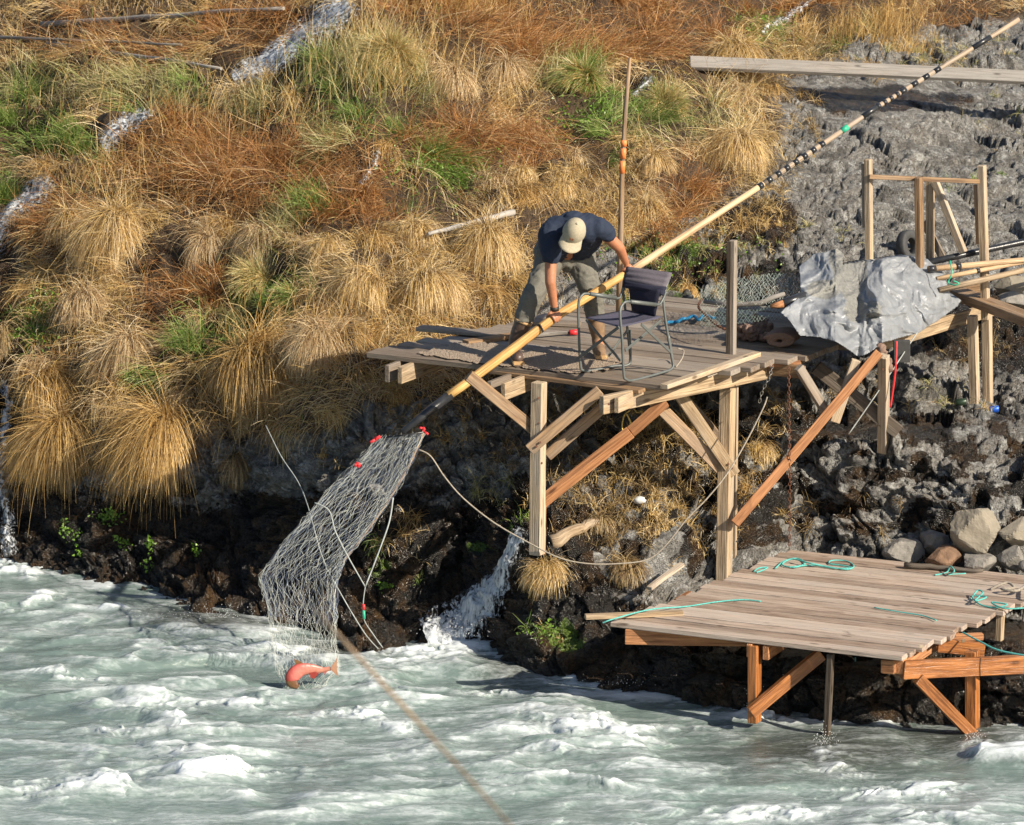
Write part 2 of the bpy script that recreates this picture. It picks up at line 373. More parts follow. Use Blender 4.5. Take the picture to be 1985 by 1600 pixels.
def rock_mat():
    t = NT("basalt_and_soil"); o = t.obj(); rk_ = t.attr('rock', 'Fac'); wt = t.attr('wet', 'Fac'); ms = t.attr('moss', 'Fac')
    n1 = t.noise(o, 3.5, 6, .65, .6); n2 = t.noise(o, 22, 6, .7); n3 = t.noise(o, 75, 4, .6)
    c = t.ramp(n2, [(.25, (.13, .128, .122)), (.5, (.25, .243, .23)), (.75, (.38, .372, .352))])
    c = t.mix(t.ramp(n1, [(.38, 0.0), (.62, .55)]), c, (.21, .175, .135))
    c = t.mix(t.ramp(t.noise(o, 9, 6, .7, 1), [(.52, 0.0), (.60, .85)]), c, (.46, .455, .435))
    c = t.mix(t.ramp(t.noise(o, 2.1, 6, .68, 1.4), [(.50, 0.0), (.62, .72)]), c, (.062, .058, .052))
    c = t.mix(t.ramp(n3, [(.3, .35), (.45, 0.0)]), c, (.04, .037, .034))
    wm = t.math('ADD', wt, t.math('MULTIPLY', t.math('SUBTRACT', n2, .5), .8), True); wm = t.ramp(wm, [(.46, 0.0), (.56, 1.0)])
    c = t.mix(wm, c, t.mix(t.ramp(n1, [(.45, 0.0), (.65, 1.0)]), t.mix(n2, (.010, .0095, .009), (.042, .037, .031)), (.075, .042, .018)))
    soil = t.ramp(n2, [(.3, (.035, .021, .011)), (.7, (.13, .08, .04))])
    c = t.mix(rk_, soil, c)
    mm = t.ramp(t.math('ADD', ms, t.math('MULTIPLY', t.math('SUBTRACT', n2, .5), 1.2)), [(.45, 0.0), (.6, 1.0)])
    c = t.mix(t.math('MULTIPLY', mm, .85), c, t.ramp(n3, [(.3, (.05, .085, .012)), (.7, (.17, .26, .04))]))
    t.P(Base_Color=c, Roughness=t.ramp(wm, [(0, .88), (1, .22)]))
    b = t.math('ADD', t.math('MULTIPLY', n2, 1.0), t.math('MULTIPLY', n3, .45)); vd = t.n('TexVoronoi', feature='DISTANCE_TO_EDGE', inp={'Scale': 7.0, 'Vector': t.n('VectorMath', operation='ADD').outputs[0]}); va = vd.inputs['Vector'].links[0].from_node; t.set(va.inputs[0], o); nv_ = t.n('TexNoise', inp={'Scale': 5.0, 'Detail': 4.0}); t.set(nv_.inputs['Vector'], o); t.set(va.inputs[1], nv_.outputs['Color']); t.bump(t.math('ADD', b, t.ramp(vd.outputs[0], [(0.0, 0.0), (.04, .9)])), 1.0, .05)
    return t.m
M['rock'] = rock_mat()
ter = mesh_np("hillside", T.reshape(-1, 3), grid_faces(*T.shape[:2]), M['rock'], attrs={
  'rock': ('FLOAT', rock), 'wet': ('FLOAT', wet), 'moss': ('FLOAT', moss)}, smooth=False); ter['kind'] = 'structure'
# ================================================================== RIVER
wu = np.arange(-560, 2560, 3.2); wv = np.concatenate([np.arange(980, 1690, 1.9), np.arange(1692, 2500, 14)])
WU, WV = np.meshgrid(wu, wv, indexing='ij'); Wp = PZnp(WU, WV, 0.0)
X, Y = Wp[..., 0], Wp[..., 1]
shore = np.interp(WU[:, 0], U_K, [k[0][0] for k in Z_K])[:, None]
dsh = (WV-shore)/260/.27                 # metres out from the bank
st = lambda sx, sy, o=4, s=0, w=.35, g=.5: fbm(np.stack([X*sx + w*fbm(np.stack([X*sx*.7, Y*sy*.7, X*0], -1), 3, s+90), Y*sy + w*fbm(np.stack([X*sx*.7+9, Y*sy*.7, X*0], -1), 3, s+91)*1.6, X*0+s], -1), o, s, g)
swell = st(.75, 1.1, 3, 51, .9); mid = st(2.4, 5.2, 4, 52, .8); rid = 1-np.abs(st(.8, 2.6, 5, 53, 1.0, .55))*2.9; rid2 = 1-np.abs(st(1.7, 6.5, 5, 54, 1.1, .55))*3.0; str_ = st(1.3, 11, 5, 57, .5, .6)
fine = fbm(np.stack([X*11, Y*15, X*0], -1), 5, 55, .6)
amp = np.clip(.3+dsh*.8, .25, 1)
foam = .8*sstep(.5, 1.15, rid*.6+swell*.6+.14) * (.5+.5*sstep(-.3, .4, st(3.5, 9, 4, 56, .6))) + .5*sstep(.62, 1.1, rid2*.62+swell*.35+.16) + .22*sstep(-.05, .5, mid) + .30*sstep(-.1, .5, str_) 
foam += .55*np.exp(-(dsh/.28)**2)*sstep(-.35, .3, fine+mid)
near = sstep(1290, 1600, WV)
foam += .12*near*(1+swell)
dark = blobs([(1620, 1440, 260, 55), (1850, 1420, 200, 35), (420, 1195, 160, 35), (1000, 1290, 90, 35), (680, 1245, 120, 25)], WU, WV)
foam = foam*(1-.55*dark)
crest = blobs([(680, 1385, 130, 14), (250, 1412, 120, 12), (700, 1375, 60, 16), (150, 1300, 100, 9), (80, 1160, 90, 14), (1200, 1400, 200, 16), (1000, 1340, 120, 10), (1750, 1520, 150, 20), (1640, 1480, 60, 12), (820, 1260, 120, 14), (560, 1260, 70, 12), (940, 1250, 90, 18), (1480, 1375, 60, 14), (1605, 1450, 28, 16), (1888, 1440, 34, 14), (20, 1100, 60, 14), (400, 1360, 160, 9), (1450, 1560, 160, 16), (480, 1490, 140, 14), (120, 1520, 130, 16), (1150, 1290, 90, 10)], WU, WV + 14*st(2.4, 1.5, 3, 71, .8)*1.6)
crest = crest*(.25+.75*sstep(-.25, .25, fine+.4*mid))
foam = np.clip(foam*.93 + crest*.6, 0, 1.15)
Hh = amp*(.085*swell + .022*mid + .055*np.clip(rid, -.5, 1)*sstep(-.2, .5, swell)) + crest*.032 + .004*fine*(.3+np.clip(foam, 0, 1)) + .012*np.clip(foam-.5, 0, 1)
Wp = Wp.copy(); Wp[..., 2] = Hh; Wp[..., 1] -= .12*swell*amp + crest*.03; Wp[..., 0] += .1*mid*amp
Wp[..., 2] -= .04
def water_mat():
    t = NT("milky_river_water"); o = t.obj(); f = t.attr('foam', 'Fac'); dk = t.attr('dark', 'Fac')
    m = t.mapping(o, (3.2, 9, 6)); n1 = t.noise(m, 1.6, 7, .68, .9); n2 = t.noise(t.mapping(o, (10, 26, 12)), 1.5, 6, .7, .6); n3 = t.noise(o, 90, 3, .6)
    ff = t.math('ADD', f, t.math('ADD', t.math('MULTIPLY', t.math('SUBTRACT', n1, .5), .75), t.math('MULTIPLY', t.math('SUBTRACT', n2, .5), 1.05)))
    mk = t.ramp(ff, [(.04, 0.0), (.38, .26), (.72, .68), (1.0, .95)])
    wc = t.mix(n1, (.105, .150, .138), (.195, .258, .242)); wc = t.mix(t.math('MULTIPLY', dk, .85), wc, (.045, .045, .036))
    c = t.mix(mk, wc, t.mix(n3, (.66, .71, .735), (.79, .825, .845)))
    t.P(Base_Color=c, Roughness=t.ramp(mk, [(0, .12), (1, .65)])); t.b.inputs['IOR'].default_value = 1.33
    t.bump(t.math('ADD', t.math('ADD', t.math('MULTIPLY', n1, .7), t.math('MULTIPLY', n2, .4)), t.math('MULTIPLY', n3, .06)), .38, .035); return t.m
M['water'] = water_mat()
wat = mesh_np("river_water", Wp.reshape(-1, 3), grid_faces(*Wp.shape[:2]), M['water'], attrs={'foam': ('FLOAT', foam), 'dark': ('FLOAT', dark)}); wat['kind'] = 'structure'
# ---- little falls of white water running down the bank
def fall_mat():
    t = NT("falling_white_water"); o = t.obj(); n = t.noise(t.mapping(o, (22, 22, 5)), 1.5, 5, .6, .6); n2 = t.noise(o, 26, 4, .7, .3); e = t.attr('foam', 'Fac')
    t.P(Base_Color=t.ramp(n, [(.3, (.13, .15, .165)), (.46, (.42, .45, .48)), (.62, (.72, .74, .755))]), Roughness=.4)
    a = t.ramp(t.math('ADD', e, t.math('MULTIPLY', t.math('SUBTRACT', t.math('ADD', t.math('MULTIPLY', n, .6), t.math('MULTIPLY', n2, .4)), .5), 3.4)), [(.30, 0.0), (.80, .90)]); t.set(t.b.inputs['Alpha'], a)
    t.bump(n2, .35, .02); return t.m
M['fall'] = fall_mat()
def cascade(path, widths, dens, seed, lift=.05):
    pts = smoothpts([Vector((u, v, 0)) for u, v in path], 14); wd = np.interp(np.linspace(0, 1, len(pts)), np.linspace(0, 1, len(widths)), widths); K = 22; V = []; A = []
    for i, q in enumerate(pts):
        d = (pts[min(i+1, len(pts)-1)]-pts[max(i-1, 0)]); d = Vector((-d.y, d.x, 0)).normalized()
        for k in range(K+1):
            s = (k/K-.5)*2; w = wd[i]*(.5)
            uu, vv = q.x+d.x*s*w, q.y+d.y*s*w; g = at_uv(uu, vv, T); gg = at_uv(uu, vv, T0)
            n = at_uv(uu, vv, N0); V.append(np.maximum(g, gg-n*.02)*0+ (gg*.5+g*.5) + n*(lift*(1-s*s*.6)+.03)); A.append((1-abs(s)**1.4)*dens*(min(1, i/6+.2)))
    V = np.array(V).reshape(len(pts), K+1, 3); q = V*14; V += (fbm(q*.8, 4, seed, .6)*.035)[..., None]*np.array([.3, -.8, .6])
    o = mesh_np("stream_water", V.reshape(-1, 3), grid_faces(len(pts), K+1), M['fall'], attrs={'foam': ('FLOAT', np.array(A))}); o['kind'] = 'structure'; return o
cascade([(690, 20), (640, 50), (600, 75), (560, 110), (500, 145), (455, 165)], [60, 95, 90, 75, 65, 40], .80, 61)
cascade([(310, 228), (280, 240), (250, 258), (200, 290)], [20, 38, 46, 34], .72, 62)
cascade([(110, 350), (75, 385), (35, 420), (10, 450), (-30, 520)], [50, 62, 56, 60, 70], .72, 63)
cascade([(15, 740), (22, 800), (14, 880), (12, 960), (20, 1060), (22, 1085)], [40, 30, 26, 34, 40, 60], .68, 64)
cascade([(1032, 1045), (1008, 1090), (975, 1145), (930, 1195), (865, 1240), (820, 1252)], [26, 40, 72, 105, 125, 100], 1.05, 65, .09)
cascade([(1580, 10), (1530, 35), (1500, 60), (1470, 75)], [16, 22, 20, 14], .62, 66)
cascade([(1260, 170), (1240, 185), (1222, 205)], [20, 26, 20], .7, 67)
cascade([(735, 300), (722, 330), (700, 370)], [18, 20, 16], .5, 68)
# ================================================================== GRASS
def grass_mat():
    t = NT("grass_blades"); c = t.attr('col', 'Color')
    t.N.remove(t.b); d = t.n('BsdfDiffuse'); tr = t.n('BsdfTranslucent'); g = t.n('BsdfGlossy'); g.inputs['Roughness'].default_value = .45; g.inputs['Color'].default_value = (.9, .85, .75, 1)
    t.set(d.inputs['Color'], c); t.set(tr.inputs['Color'], c); m = t.n('MixShader'); m.inputs[0].default_value = .28
    t.set(m.inputs[1], d.outputs[0]); t.set(m.inputs[2], tr.outputs[0]); m2 = t.n('MixShader'); m2.inputs[0].default_value = .04
    t.set(m2.inputs[1], m.outputs[0]); t.set(m2.inputs[2], g.outputs[0]); t.set(t.out.inputs['Surface'], m2.outputs[0]); return t.m
M['grass'] = grass_mat()
PAL = {'straw': [(.70, .49, .19), (.60, .40, .14), (.78, .59, .29), (.46, .28, .09), (.74, .58, .35)],
 'gold': [(.66, .43, .16), (.54, .33, .11), (.74, .52, .23), (.40, .235, .08)],
 'pale': [(.68, .51, .29), (.78, .63, .40), (.54, .37, .19), (.40, .25, .12)],
 'rust': [(.50, .225, .065), (.34, .145, .045), (.52, .27, .10), (.24, .10, .035), (.54, .34, .15)],
 'green': [(.19, .31, .06), (.13, .22, .04), (.30, .40, .10), (.40, .42, .16)],
 'lime': [(.16, .30, .03), (.22, .38, .05), (.11, .21, .03)],
 'olive': [(.42, .40, .16), (.56, .48, .22), (.26, .28, .08), (.62, .55, .30)],
 'brown': [(.26, .17, .085), (.40, .29, .14), (.17, .11, .055), (.52, .38, .18)]}
def pal(names, n):
    c = np.zeros((n, 3)); nm = np.asarray(names)
    for k in set(nm.tolist()):
        m = nm == k; P_ = np.array(PAL[k]); c[m] = P_[rng.integers(0, len(P_), m.sum())]
    return np.clip(c*rng.uniform(.78, 1.2, (n, 1)), 0, .9)
def blades(root, d0, L, wd, grav, col, K=5, curl=.12, mound=None):
    """ribbons grown step by step from root; returns V, F, C"""
    n = len(root); p = root.copy(); d = d0/np.linalg.norm(d0, axis=1, keepdims=True); side = np.cross(d, rng.normal(size=(n, 3))+np.array([0, 1.5, 0])); side /= np.linalg.norm(side, axis=1, keepdims=True)+1e-9
    P_ = [p]; g = np.array([0, 0, -1.])
    ph = rng.normal(size=(n, 3))*curl
    for k in range(1, K+1):
        d = d + g*np.reshape(grav, (-1, 1))/K*2 + ph*rng.uniform(.3, 1, (n, 1)); d /= np.linalg.norm(d, axis=1, keepdims=True)
        p = p + d*(L/K)[:, None]
        if mound is not None:
            c, r = mound; q = (p-c)/r; l = np.linalg.norm(q, axis=1, keepdims=True); jit = 1+rng.uniform(0, .10, (n, 1)); p = np.where(l < jit, c+q/np.maximum(l, .05)*jit*r, p)
            d = p-P_[-1]; d /= np.linalg.norm(d, axis=1, keepdims=True)+1e-9
        P_.append(p)
    V = np.zeros((n, K+1, 2, 3)); 
    for k in range(K+1):
        w = wd*(1-.75*(k/K)**1.5)/2; V[:, k, 0] = P_[k]-side*w[:, None]; V[:, k, 1] = P_[k]+side*w[:, None]
    V = V.reshape(-1, 3); b = (np.arange(n)*(K+1)*2)[:, None, None]; q = (np.arange(K)*2)[None, :, None] + np.array([0, 1, 3, 2])[None, None, :]
    F = (b+q).reshape(-1, 4)
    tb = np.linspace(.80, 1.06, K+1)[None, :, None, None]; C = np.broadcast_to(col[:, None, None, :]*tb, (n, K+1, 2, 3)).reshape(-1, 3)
    C = np.concatenate([C, np.ones((len(C), 1))], 1)
    return V, F, C
def join(parts):
    V = []; F = []; C = []; b = 0
    for v, f, c in parts: V.append(v); F.append(f+b); C.append(c); b += len(v)
    return np.concatenate(V), np.concatenate(F), np.concatenate(C)
def build_grass(name, parts, parent=None):
    V, F, C = join(parts); return mesh_np(name, V, F, M['grass'], parent, {'col': ('FLOAT_COLOR', C)}, smooth=False)
# --- ground cover zones, in photo pixels
ZG = [(80, 265, 95, 40), (160, 290, 60, 35), (15, 370, 45, 40), (250, 215, 30, 30), (370, 185, 35, 35), (575, 150, 45, 32), (640, 120, 60, 35), (1130, 170, 40, 60), (1150, 230, 70, 50), (860, 322, 75, 45), (560, 570, 60, 50), (385, 650, 45, 40), (440, 655, 50, 20), (30, 200, 40, 20), (600, 400, 60, 25), (820, 390, 50, 25), (470, 560, 50, 30), (1270, 230, 70, 40), (300, 740, 40, 30), (650, 205, 70, 50), (1900, 130, 50, 16), (1640, 90, 40, 20), (1190, 300, 25, 20), (740, 260, 60, 30)]
ZO = [(760, 150, 110, 80), (700, 180, 90, 50), (500, 230, 90, 50), (480, 520, 110, 70), (1300, 250, 120, 45), (300, 190, 120, 50), (100, 170, 130, 50), (200, 380, 60, 25), (640, 260, 100, 50), (1100, 160, 80, 60), (480, 620, 80, 40), (1700, 80, 120, 30), (560, 430, 70, 30)]
ZR = [(450, 320, 200, 90), (600, 330, 130, 70), (330, 280, 110, 60), (860, 60, 150, 70), (980, 40, 150, 60), (1110, 95, 150, 40), (1220, 60, 160, 60), (1010, 280, 110, 60), (880, 275, 120, 40), (650, 400, 120, 50), (160, 430, 90, 60), (480, 370, 140, 60), (1320, 370, 60, 60), (1280, 450, 50, 40), (330, 560, 60, 80), (1330, 20, 110, 40), (1480, 20, 160, 25), (520, 70, 120, 60), (300, 80, 160, 30), (760, 380, 80, 30), (760, 410, 60, 30), (180, 60, 160, 25), (1650, 20, 160, 30), (420, 520, 60, 60), (1850, 40, 120, 20), (850, 220, 80, 25), (1380, 60, 60, 60)]
def cover(n, K, seed, kind):
    u = rng.uniform(-260, 2245, n); v = rng.uniform(-240, 1060, n)
    r = at_uv(u, v, rock); keep = (rng.random(n) > r*1.02) & (at_uv(u, v, T)[:, 2] < 9) & ~((u > 1000) & (v > 640))
    hole = blobs([(570, 95, 95, 48), (620, 55, 65, 40), (640, 45, 60, 40), (690, 60, 30, 40), (255, 255, 60, 28), (70, 390, 55, 34), (20, 440, 40, 40), (15, 560, 50, 130), (720, 330, 36, 36), (705, 360, 30, 30), (380, 490, 28, 30), (1145, 300, 30, 30), (1230, 190, 36, 22), (740, 240, 20, 10), (345, 500, 20, 30), (45, 720, 60, 25), (215, 820, 25, 60), (905, 215, 30, 16), (1010, 400, 24, 24), (430, 150, 40, 15), (640, 30, 30, 20)], u, v)
    keep &= rng.random(n) > hole*1.5; gap = fbm(np.stack([u/55, v/38, u*0+2], -1), 3, 44); keep &= rng.random(n) < .22+.78*sstep(-.28, .0, gap)
    u = u[keep]; v = v[keep]; n = len(u); g = blobs(ZG, u, v); ol = blobs(ZO, u, v); ru = blobs(ZR, u, v)
    nz = fbm(np.stack([u/45, v/45, u*0+seed], -1), 3, 3)*.35
    c = np.full(n, 'straw', dtype=object); x = rng.random(n)
    c[x < .26] = 'pale'; c[x > .93] = 'rust'
    c[(ru+nz+rng.normal(0, .13, n) > .42)] = 'rust'; c[(ol+nz+rng.normal(0, .15, n) > .5)] = 'olive'; c[(g+nz*.8+rng.normal(0, .16, n) > .46)] = 'green'
    return u, v, n, c
parts = []
u, v, n, c = cover(270000, 4, 0, 0)
root = at_uv(u, v, T)+rng.normal(0, .008, (n, 3)); nn = at_uv(u, v, N0)
lean = np.stack([fbm(np.stack([u/110, v/110, u*0], -1), 3, 77)*1.5, fbm(np.stack([u/110, v/110, u*0+5], -1), 3, 78)*.8-.25, u*0], -1)
d0 = nn*.45 + lean*1.3 + rng.normal(0, .30, (n, 3)) + np.array([0, -.1, .35])
isr = c == 'rust'; isg = (c == 'green')
d0[isr] = nn[isr]*.4 + rng.normal(0, .75, (isr.sum(), 3)) + lean[isr]*.5
L = rng.uniform(.10, .34, n)*(1+.5*fbm(np.stack([u/30, v/30, u*0], -1), 2, 9)); L[isg] *= .75; L[c == 'olive'] *= 1.1; wd = rng.uniform(.0035, .0065, n); wd[isr] *= .62; wd[isg] *= 1.25
gv = rng.uniform(.25, 1.3, n); gv[isr] *= .25; gv[isg] *= .5; gv[c == 'olive'] *= .5
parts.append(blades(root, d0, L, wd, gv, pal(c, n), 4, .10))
# lumps of denser drooping hair all over the slope
for _ in range(420):
    uu, vv = rng.uniform(-150, 1640), rng.uniform(-100, 900)
    if at_uv(uu, vv, rock) > .3 or (uu > 1000 and vv > 600) or blobs([(570, 95, 95, 48), (255, 255, 50, 24), (70, 390, 45, 30), (20, 480, 40, 60)], uu, vv) > .3: continue
    b = int(rng.integers(120, 420)); sc = rng.uniform(.6, 1.3); rt = at_uv(uu, vv, T); zz = float(blobs(ZR, uu, vv)); zg = float(blobs(ZG, uu, vv)); zo = float(blobs(ZO, uu, vv))
    kd = 'green' if zg > .55 else 'rust' if zz > .45 else 'olive' if zo > .5 else rng.choice(['straw', 'straw', 'pale', 'gold']); dr = np.array([rng.normal(0, .5), -.55, .45 if kd != 'green' else .9])
    ro_ = rt+rng.normal(0, .05*sc, (b, 3))*np.array([1.3, 1, .5])
    parts.append(blades(ro_, dr+rng.normal(0, .30 if kd != 'rust' else .6, (b, 3)), rng.uniform(.4, 1, b)*.34*sc, rng.uniform(.0035, .006, b), rng.uniform(.5, 1.5, b)*(.35 if kd in ('green', 'rust') else 1), pal(np.full(b, kd), b), 5, .09))
for x, y, sx, sy, k, ax_ in [(450, 330, 200, 60, 2600, -.5), (600, 320, 120, 60, 1400, .7), (1140, 95, 170, 22, 2400, .95), (960, 60, 140, 40, 1600, .6), (150, 430, 80, 40, 700, -.4), (480, 400, 130, 40, 1200, .5), (1020, 280, 100, 40, 800, -.7), (880, 285, 100, 24, 800, .8), (1280, 440, 60, 40, 700, .3), (520, 80, 100, 30, 900, .8), (250, 95, 200, 20, 1000, -.9)]:
    uu = rng.normal(x, sx*.55, k); vv = rng.normal(y, sy*.55, k); rt = at_uv(uu, vv, T)+at_uv(uu, vv, N0)*rng.uniform(.0, .07, (k, 1))
    dd = np.array([ax_, -.2, .1])+rng.normal(0, .42, (k, 3)); parts.append(blades(rt, dd, rng.uniform(.15, .5, k), rng.uniform(.003, .0055, k), rng.uniform(.0, .5, k), pal(np.where(rng.random(k) < .8, 'rust', 'brown'), k), 4, .16))
# tall standing stems
ts = [(750, 130, 110, 60, 900, 'straw', .5), (690, 150, 90, 40, 500, 'olive', .42), (1110, 150, 60, 40, 300, 'olive', .36), (250, 370, 120, 60, 200, 'gold', .5), (330, 290, 160, 60, 200, 'gold', .55), (520, 220, 150, 50, 240, 'straw', .4), (900, 20, 130, 30, 500, 'gold', .4), (1720, 60, 60, 20, 700, 'gold', .32), (1640, 65, 30, 20, 200, 'gold', .32), (1560, 60, 24, 14, 160, 'gold', .30), (1760, 95, 60, 14, 300, 'gold', .2), (1850, 30, 120, 30, 500, 'rust', .25), (600, 330, 300, 60, 500, 'rust', .3), (480, 330, 200, 80, 900, 'rust', .32), (1130, 95, 160, 24, 1600, 'rust', .42), (700, 640, 300, 50, 250, 'gold', .3), (150, 180, 200, 60, 300, 'straw', .3)]
for x, y, sx, sy, k, cc, ln in ts:
    uu = rng.normal(x, sx*.6, k); vv = rng.normal(y, sy*.6, k); rt = at_uv(uu, vv, T)
    dd = np.array([.12, -.2, 1.0])+rng.normal(0, .28, (k, 3))
    if cc == 'rust': dd = rng.normal(0, .5, (k, 3))+np.array([.7 if y == 95 else .1, -.2, .3])
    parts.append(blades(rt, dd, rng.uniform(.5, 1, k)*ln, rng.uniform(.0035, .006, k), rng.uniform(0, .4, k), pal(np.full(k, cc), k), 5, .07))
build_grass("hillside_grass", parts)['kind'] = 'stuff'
# sparse growth in the rock, under the decks and in cracks
parts = []
sp_ = [(1130, 880, 100, 70, 60, 'brown'), (1000, 900, 60, 60, 18, 'brown'), (870, 850, 60, 40, 12, 'gold'), (1300, 950, 120, 90, 160, 'straw'), (1260, 860, 100, 80, 120, 'straw'), (1340, 820, 60, 60, 30, 'straw'), (1170, 1010, 90, 60, 80, 'brown'), (1230, 980, 70, 60, 40, 'straw'), (960, 960, 50, 40, 10, 'olive'), (1010, 990, 30, 40, 10, 'green'), (620, 890, 40, 25, 6, 'gold'), (790, 800, 60, 25, 12, 'gold'), (750, 850, 50, 30, 8, 'brown'), (790, 1020, 18, 24, 5, 'gold'), (740, 1060, 30, 18, 5, 'green'), (820, 1110, 20, 18, 3, 'green'), (1480, 870, 40, 40, 16, 'straw'), (1440, 930, 30, 30, 10, 'gold'), (1500, 790, 30, 30, 10, 'straw'), (1840, 775, 60, 14, 10, 'olive'), (1920, 800, 40, 12, 6, 'green'), (1330, 480, 130, 30, 55, 'olive'), (1230, 560, 90, 30, 35, 'green'), (1390, 560, 60, 25, 16, 'olive'), (1480, 400, 60, 70, 45, 'straw'), (1400, 430, 80, 25, 40, 'gold'), (1560, 100, 90, 30, 50, 'straw'), (1800, 110, 140, 25, 45, 'olive'), (1700, 130, 100, 20, 20, 'gold'), (1560, 240, 30, 60, 22, 'straw'), (1900, 350, 60, 20, 4, 'green'), (1900, 250, 80, 80, 7, 'olive'), (1600, 450, 90, 60, 10, 'olive'), (70, 640, 60, 50, 26, 'lime'), (60, 560, 50, 30, 12, 'olive'), (50, 560, 40, 40, 20, 'brown'), (1060, 1230, 26, 18, 8, 'green'), (1600, 1000, 150, 50, 8, 'brown'), (1120, 780, 50, 25, 18, 'brown'), (1650, 740, 90, 40, 12, 'brown'), (1880, 660, 90, 40, 14, 'brown'), (1470, 70, 60, 30, 26, 'green')]
for x, y, sx, sy, k, cc in sp_:
    for _ in range(k):
        uu, vv = rng.normal(x, sx*.6), rng.normal(y, sy*.6); rt = at_uv(uu, vv, T); b = rng.integers(14, 46)
        lo = rng.uniform(.07, .20); dd = np.array([0, -.35, .75])+rng.normal(0, .5, (b, 3)); cl = rng.choice([cc, cc, 'straw' if cc in ('olive', 'green') else 'brown'])
        parts.append(blades(rt+rng.normal(0, .018, (b, 3)), dd, rng.uniform(.4, 1, b)*lo, rng.uniform(.0035, .006, b), rng.uniform(.2, 1.3, b), pal(np.full(b, cl), b), 4, .12))
# flat creeping leaves on moss and at the water
for x, y, sx, sy, k in [(210, 1000, 24, 12, 130), (140, 1035, 14, 16, 90), (240, 1055, 10, 8, 70), (296, 1060, 9, 12, 80), (380, 1065, 8, 12, 50), (1062, 1228, 24, 18, 110), (860, 318, 95, 44, 900), (1130, 235, 75, 36, 400), (60, 640, 60, 50, 500), (100, 590, 30, 30, 160), (745, 1135, 12, 6, 60), (150, 1070, 8, 10, 30), (1330, 500, 150, 30, 260), (1490, 60, 50, 30, 300), (285, 1095, 9, 6, 30)]:
    uu = rng.normal(x, sx*.55, k); vv = rng.normal(y, sy*.55, k); rt = at_uv(uu, vv, T)+at_uv(uu, vv, N0)*rng.uniform(.02, .07, (k, 1)); 
    parts.append(blades(rt, rng.normal(0, 1, (k, 3)), rng.uniform(.012, .028, k), rng.uniform(.012, .022, k), rng.uniform(0, .2, k), pal(np.full(k, 'lime'), k), 2, .1))
build_grass("bank_plants", parts)['kind'] = 'stuff'
